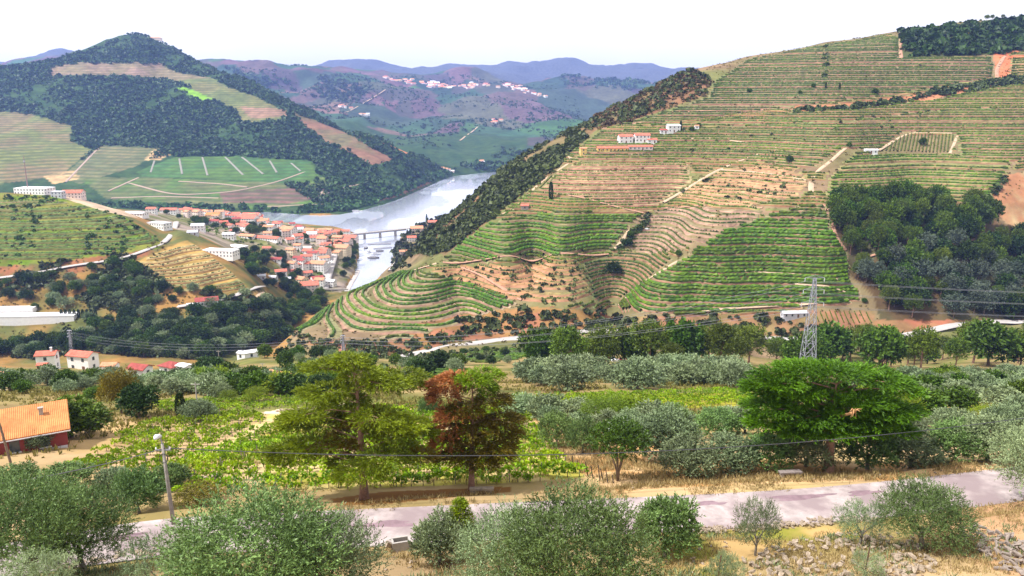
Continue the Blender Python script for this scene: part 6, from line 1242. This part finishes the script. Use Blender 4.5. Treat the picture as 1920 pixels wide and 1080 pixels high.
for i, (px, py, l) in enumerate(((1062, 872, 22), (1075, 880, 26), (1088, 886, 24), (1103, 893, 28), (1112, 897, 22), (1125, 902, 30), (1132, 905, 28), (1140, 906, 24), (1150, 906, 16), (1034, 866, 20), (1046, 872, 18))):
    p = cast(px, py, 50, 90); h = l/ppm(p)*1.1; e = MB().tube([(0, 0, -.3), (0, 0, h*.5), (0.02, 0, h)], [.06, .055, .045], 6).build('fence_post', dk, None, loc=p, rot=(R.uniform(-.1, .1), -.16+R.uniform(-.1, .1), 0)); tag(e, f'{ORD[i]} dark leaning stake of the vineyard fence, counted as built towards the road' if False else 'dark leaning stake at the edge of the vineyard', 'post', 'dark leaning stakes')
for px, Y, top, lb in ((1348, 40, 1040, 'rusty iron rod in the grass left of the stone heap'), (1626, 41, 1024, 'rusty iron rod standing in the stone heap')):
    p, h = solve_top(px, Y, top); e = ob('iron_rod', None, None, p, (.05, .05, 0)); tag(e, lb, 'rod'); MB().tube([(0, 0, -.2), (0, 0, h)], .035, 6).build('shaft', mat('rust', (.10, .05, .035), var=.4), e)
# cars
tyre = mat('tyre', (.03, .03, .03)); cm = {'r': mat('red_car_paint', (.45, .02, .03), rough=.3, var=.05, spec=.5), 'w': mat('white_car_paint', (.7, .7, .7), rough=.3, var=.05, spec=.5), 'd': mat('dark_car_paint', (.06, .065, .08), rough=.3, var=.05, spec=.5), 's': mat('silver_car_paint', (.42, .43, .46), rough=.3, var=.05, spec=.5)}
wh_me = MB().tube([(0, -.1, 0), (0, .1, 0)], .33, 12).mesh('wheel', tyre)
def car(px, py, c, rt, label, y0, y1, lift=0.0, group=None):
    p = cast(px, py, y0, y1); e = ob('car', None, None, (p[0], p[1], p[2]+lift), (0, 0, rt)); tag(e, label, 'car', group)
    prof = [(-2.1, .35), (-2.1, .8), (-1.9, .95), (-1.55, 1.0), (-1.2, 1.42), (.4, 1.45), (1.05, 1.0), (1.95, .85), (2.1, .6), (2.1, .35)]; n_ = len(prof); V = [(x, s*(.85-.12*(z > 1.1)), z) for s in (-1, 1) for x, z in prof]; i = np.arange(n_); j = (i+1) % n_
    me_ = mesh('body', V, [np.c_[i, j, j+n_, i+n_]], [cm[c]]); bm_ = __import__('bmesh').new(); bm_.from_mesh(me_); bm_.verts.ensure_lookup_table(); bm_.faces.new([bm_.verts[k] for k in range(n_)][::-1]); bm_.faces.new([bm_.verts[k+n_] for k in range(n_)]); bm_.to_mesh(me_); bm_.free(); b = ob('body', me_, e)
    MB().box((-.4, 0, 1.22), (1.75, 1.52, .32), 0, .96).build('windows', glass_m, e); MB().box((.78, 0, 1.2), (.5, 1.4, .3)).build('windscreen', glass_m, e)
    for x in (-1.3, 1.3):
        for s in (-.8, .8): ob('wheel', wh_me, e, (x, s, .33))
for px, py, c, rt, lb in ((1167, 677, 'r', .3, 'red car parked in the clearing among the pines'), (1155, 678, 'w', .2, 'white car parked left of the red car among the pines'), (1147, 676, 'd', .5, 'dark car parked left of the white car among the pines'), (1105, 672, 's', .1, 'silver car parked alone at the left of the pine clearing')): car(px, py, c, rt, lb, 250, 400)
car(1213, 431, 'w', .1, 'white car parked on the terrace track in the hollow', 440, 900)
for i in range(9): car(684-.4*i*i*.35, 462+i*8.5, 'wdsr'[i % 4], 1.4, 'tiny car parked along the town quay', 700, 1200, .6, 'cars parked along the quay')
for i in range(6): car(611+2.8*i, 540-12*i, 'swdw'[i % 4], 1.3, 'tiny car parked in the main street of the town', 700, 1300, .6, 'cars in the main street')
# ------------------------------------------------------------------ haze
hm = bpy.data.materials.new('haze'); hm.use_nodes = True; t_ = hm.node_tree; t_.nodes.clear()
o_ = N(t_, 'ShaderNodeOutputMaterial'); pv = N(t_, 'ShaderNodeVolumePrincipled')
pv.inputs['Color'].default_value = (.30, .44, 1.0, 1); pv.inputs['Density'].default_value = 6.5e-5; pv.inputs['Anisotropy'].default_value = .2
t_.links.new(pv.outputs[0], o_.inputs['Volume'])
zt = float(ZZ.max())+15
o = MB().box((0, 4850, (zt-12)/2), (24000, 10100, zt+12)).build('haze', hm); o['kind'] = 'stuff'; o['label'] = 'thin blue haze in the valley air'
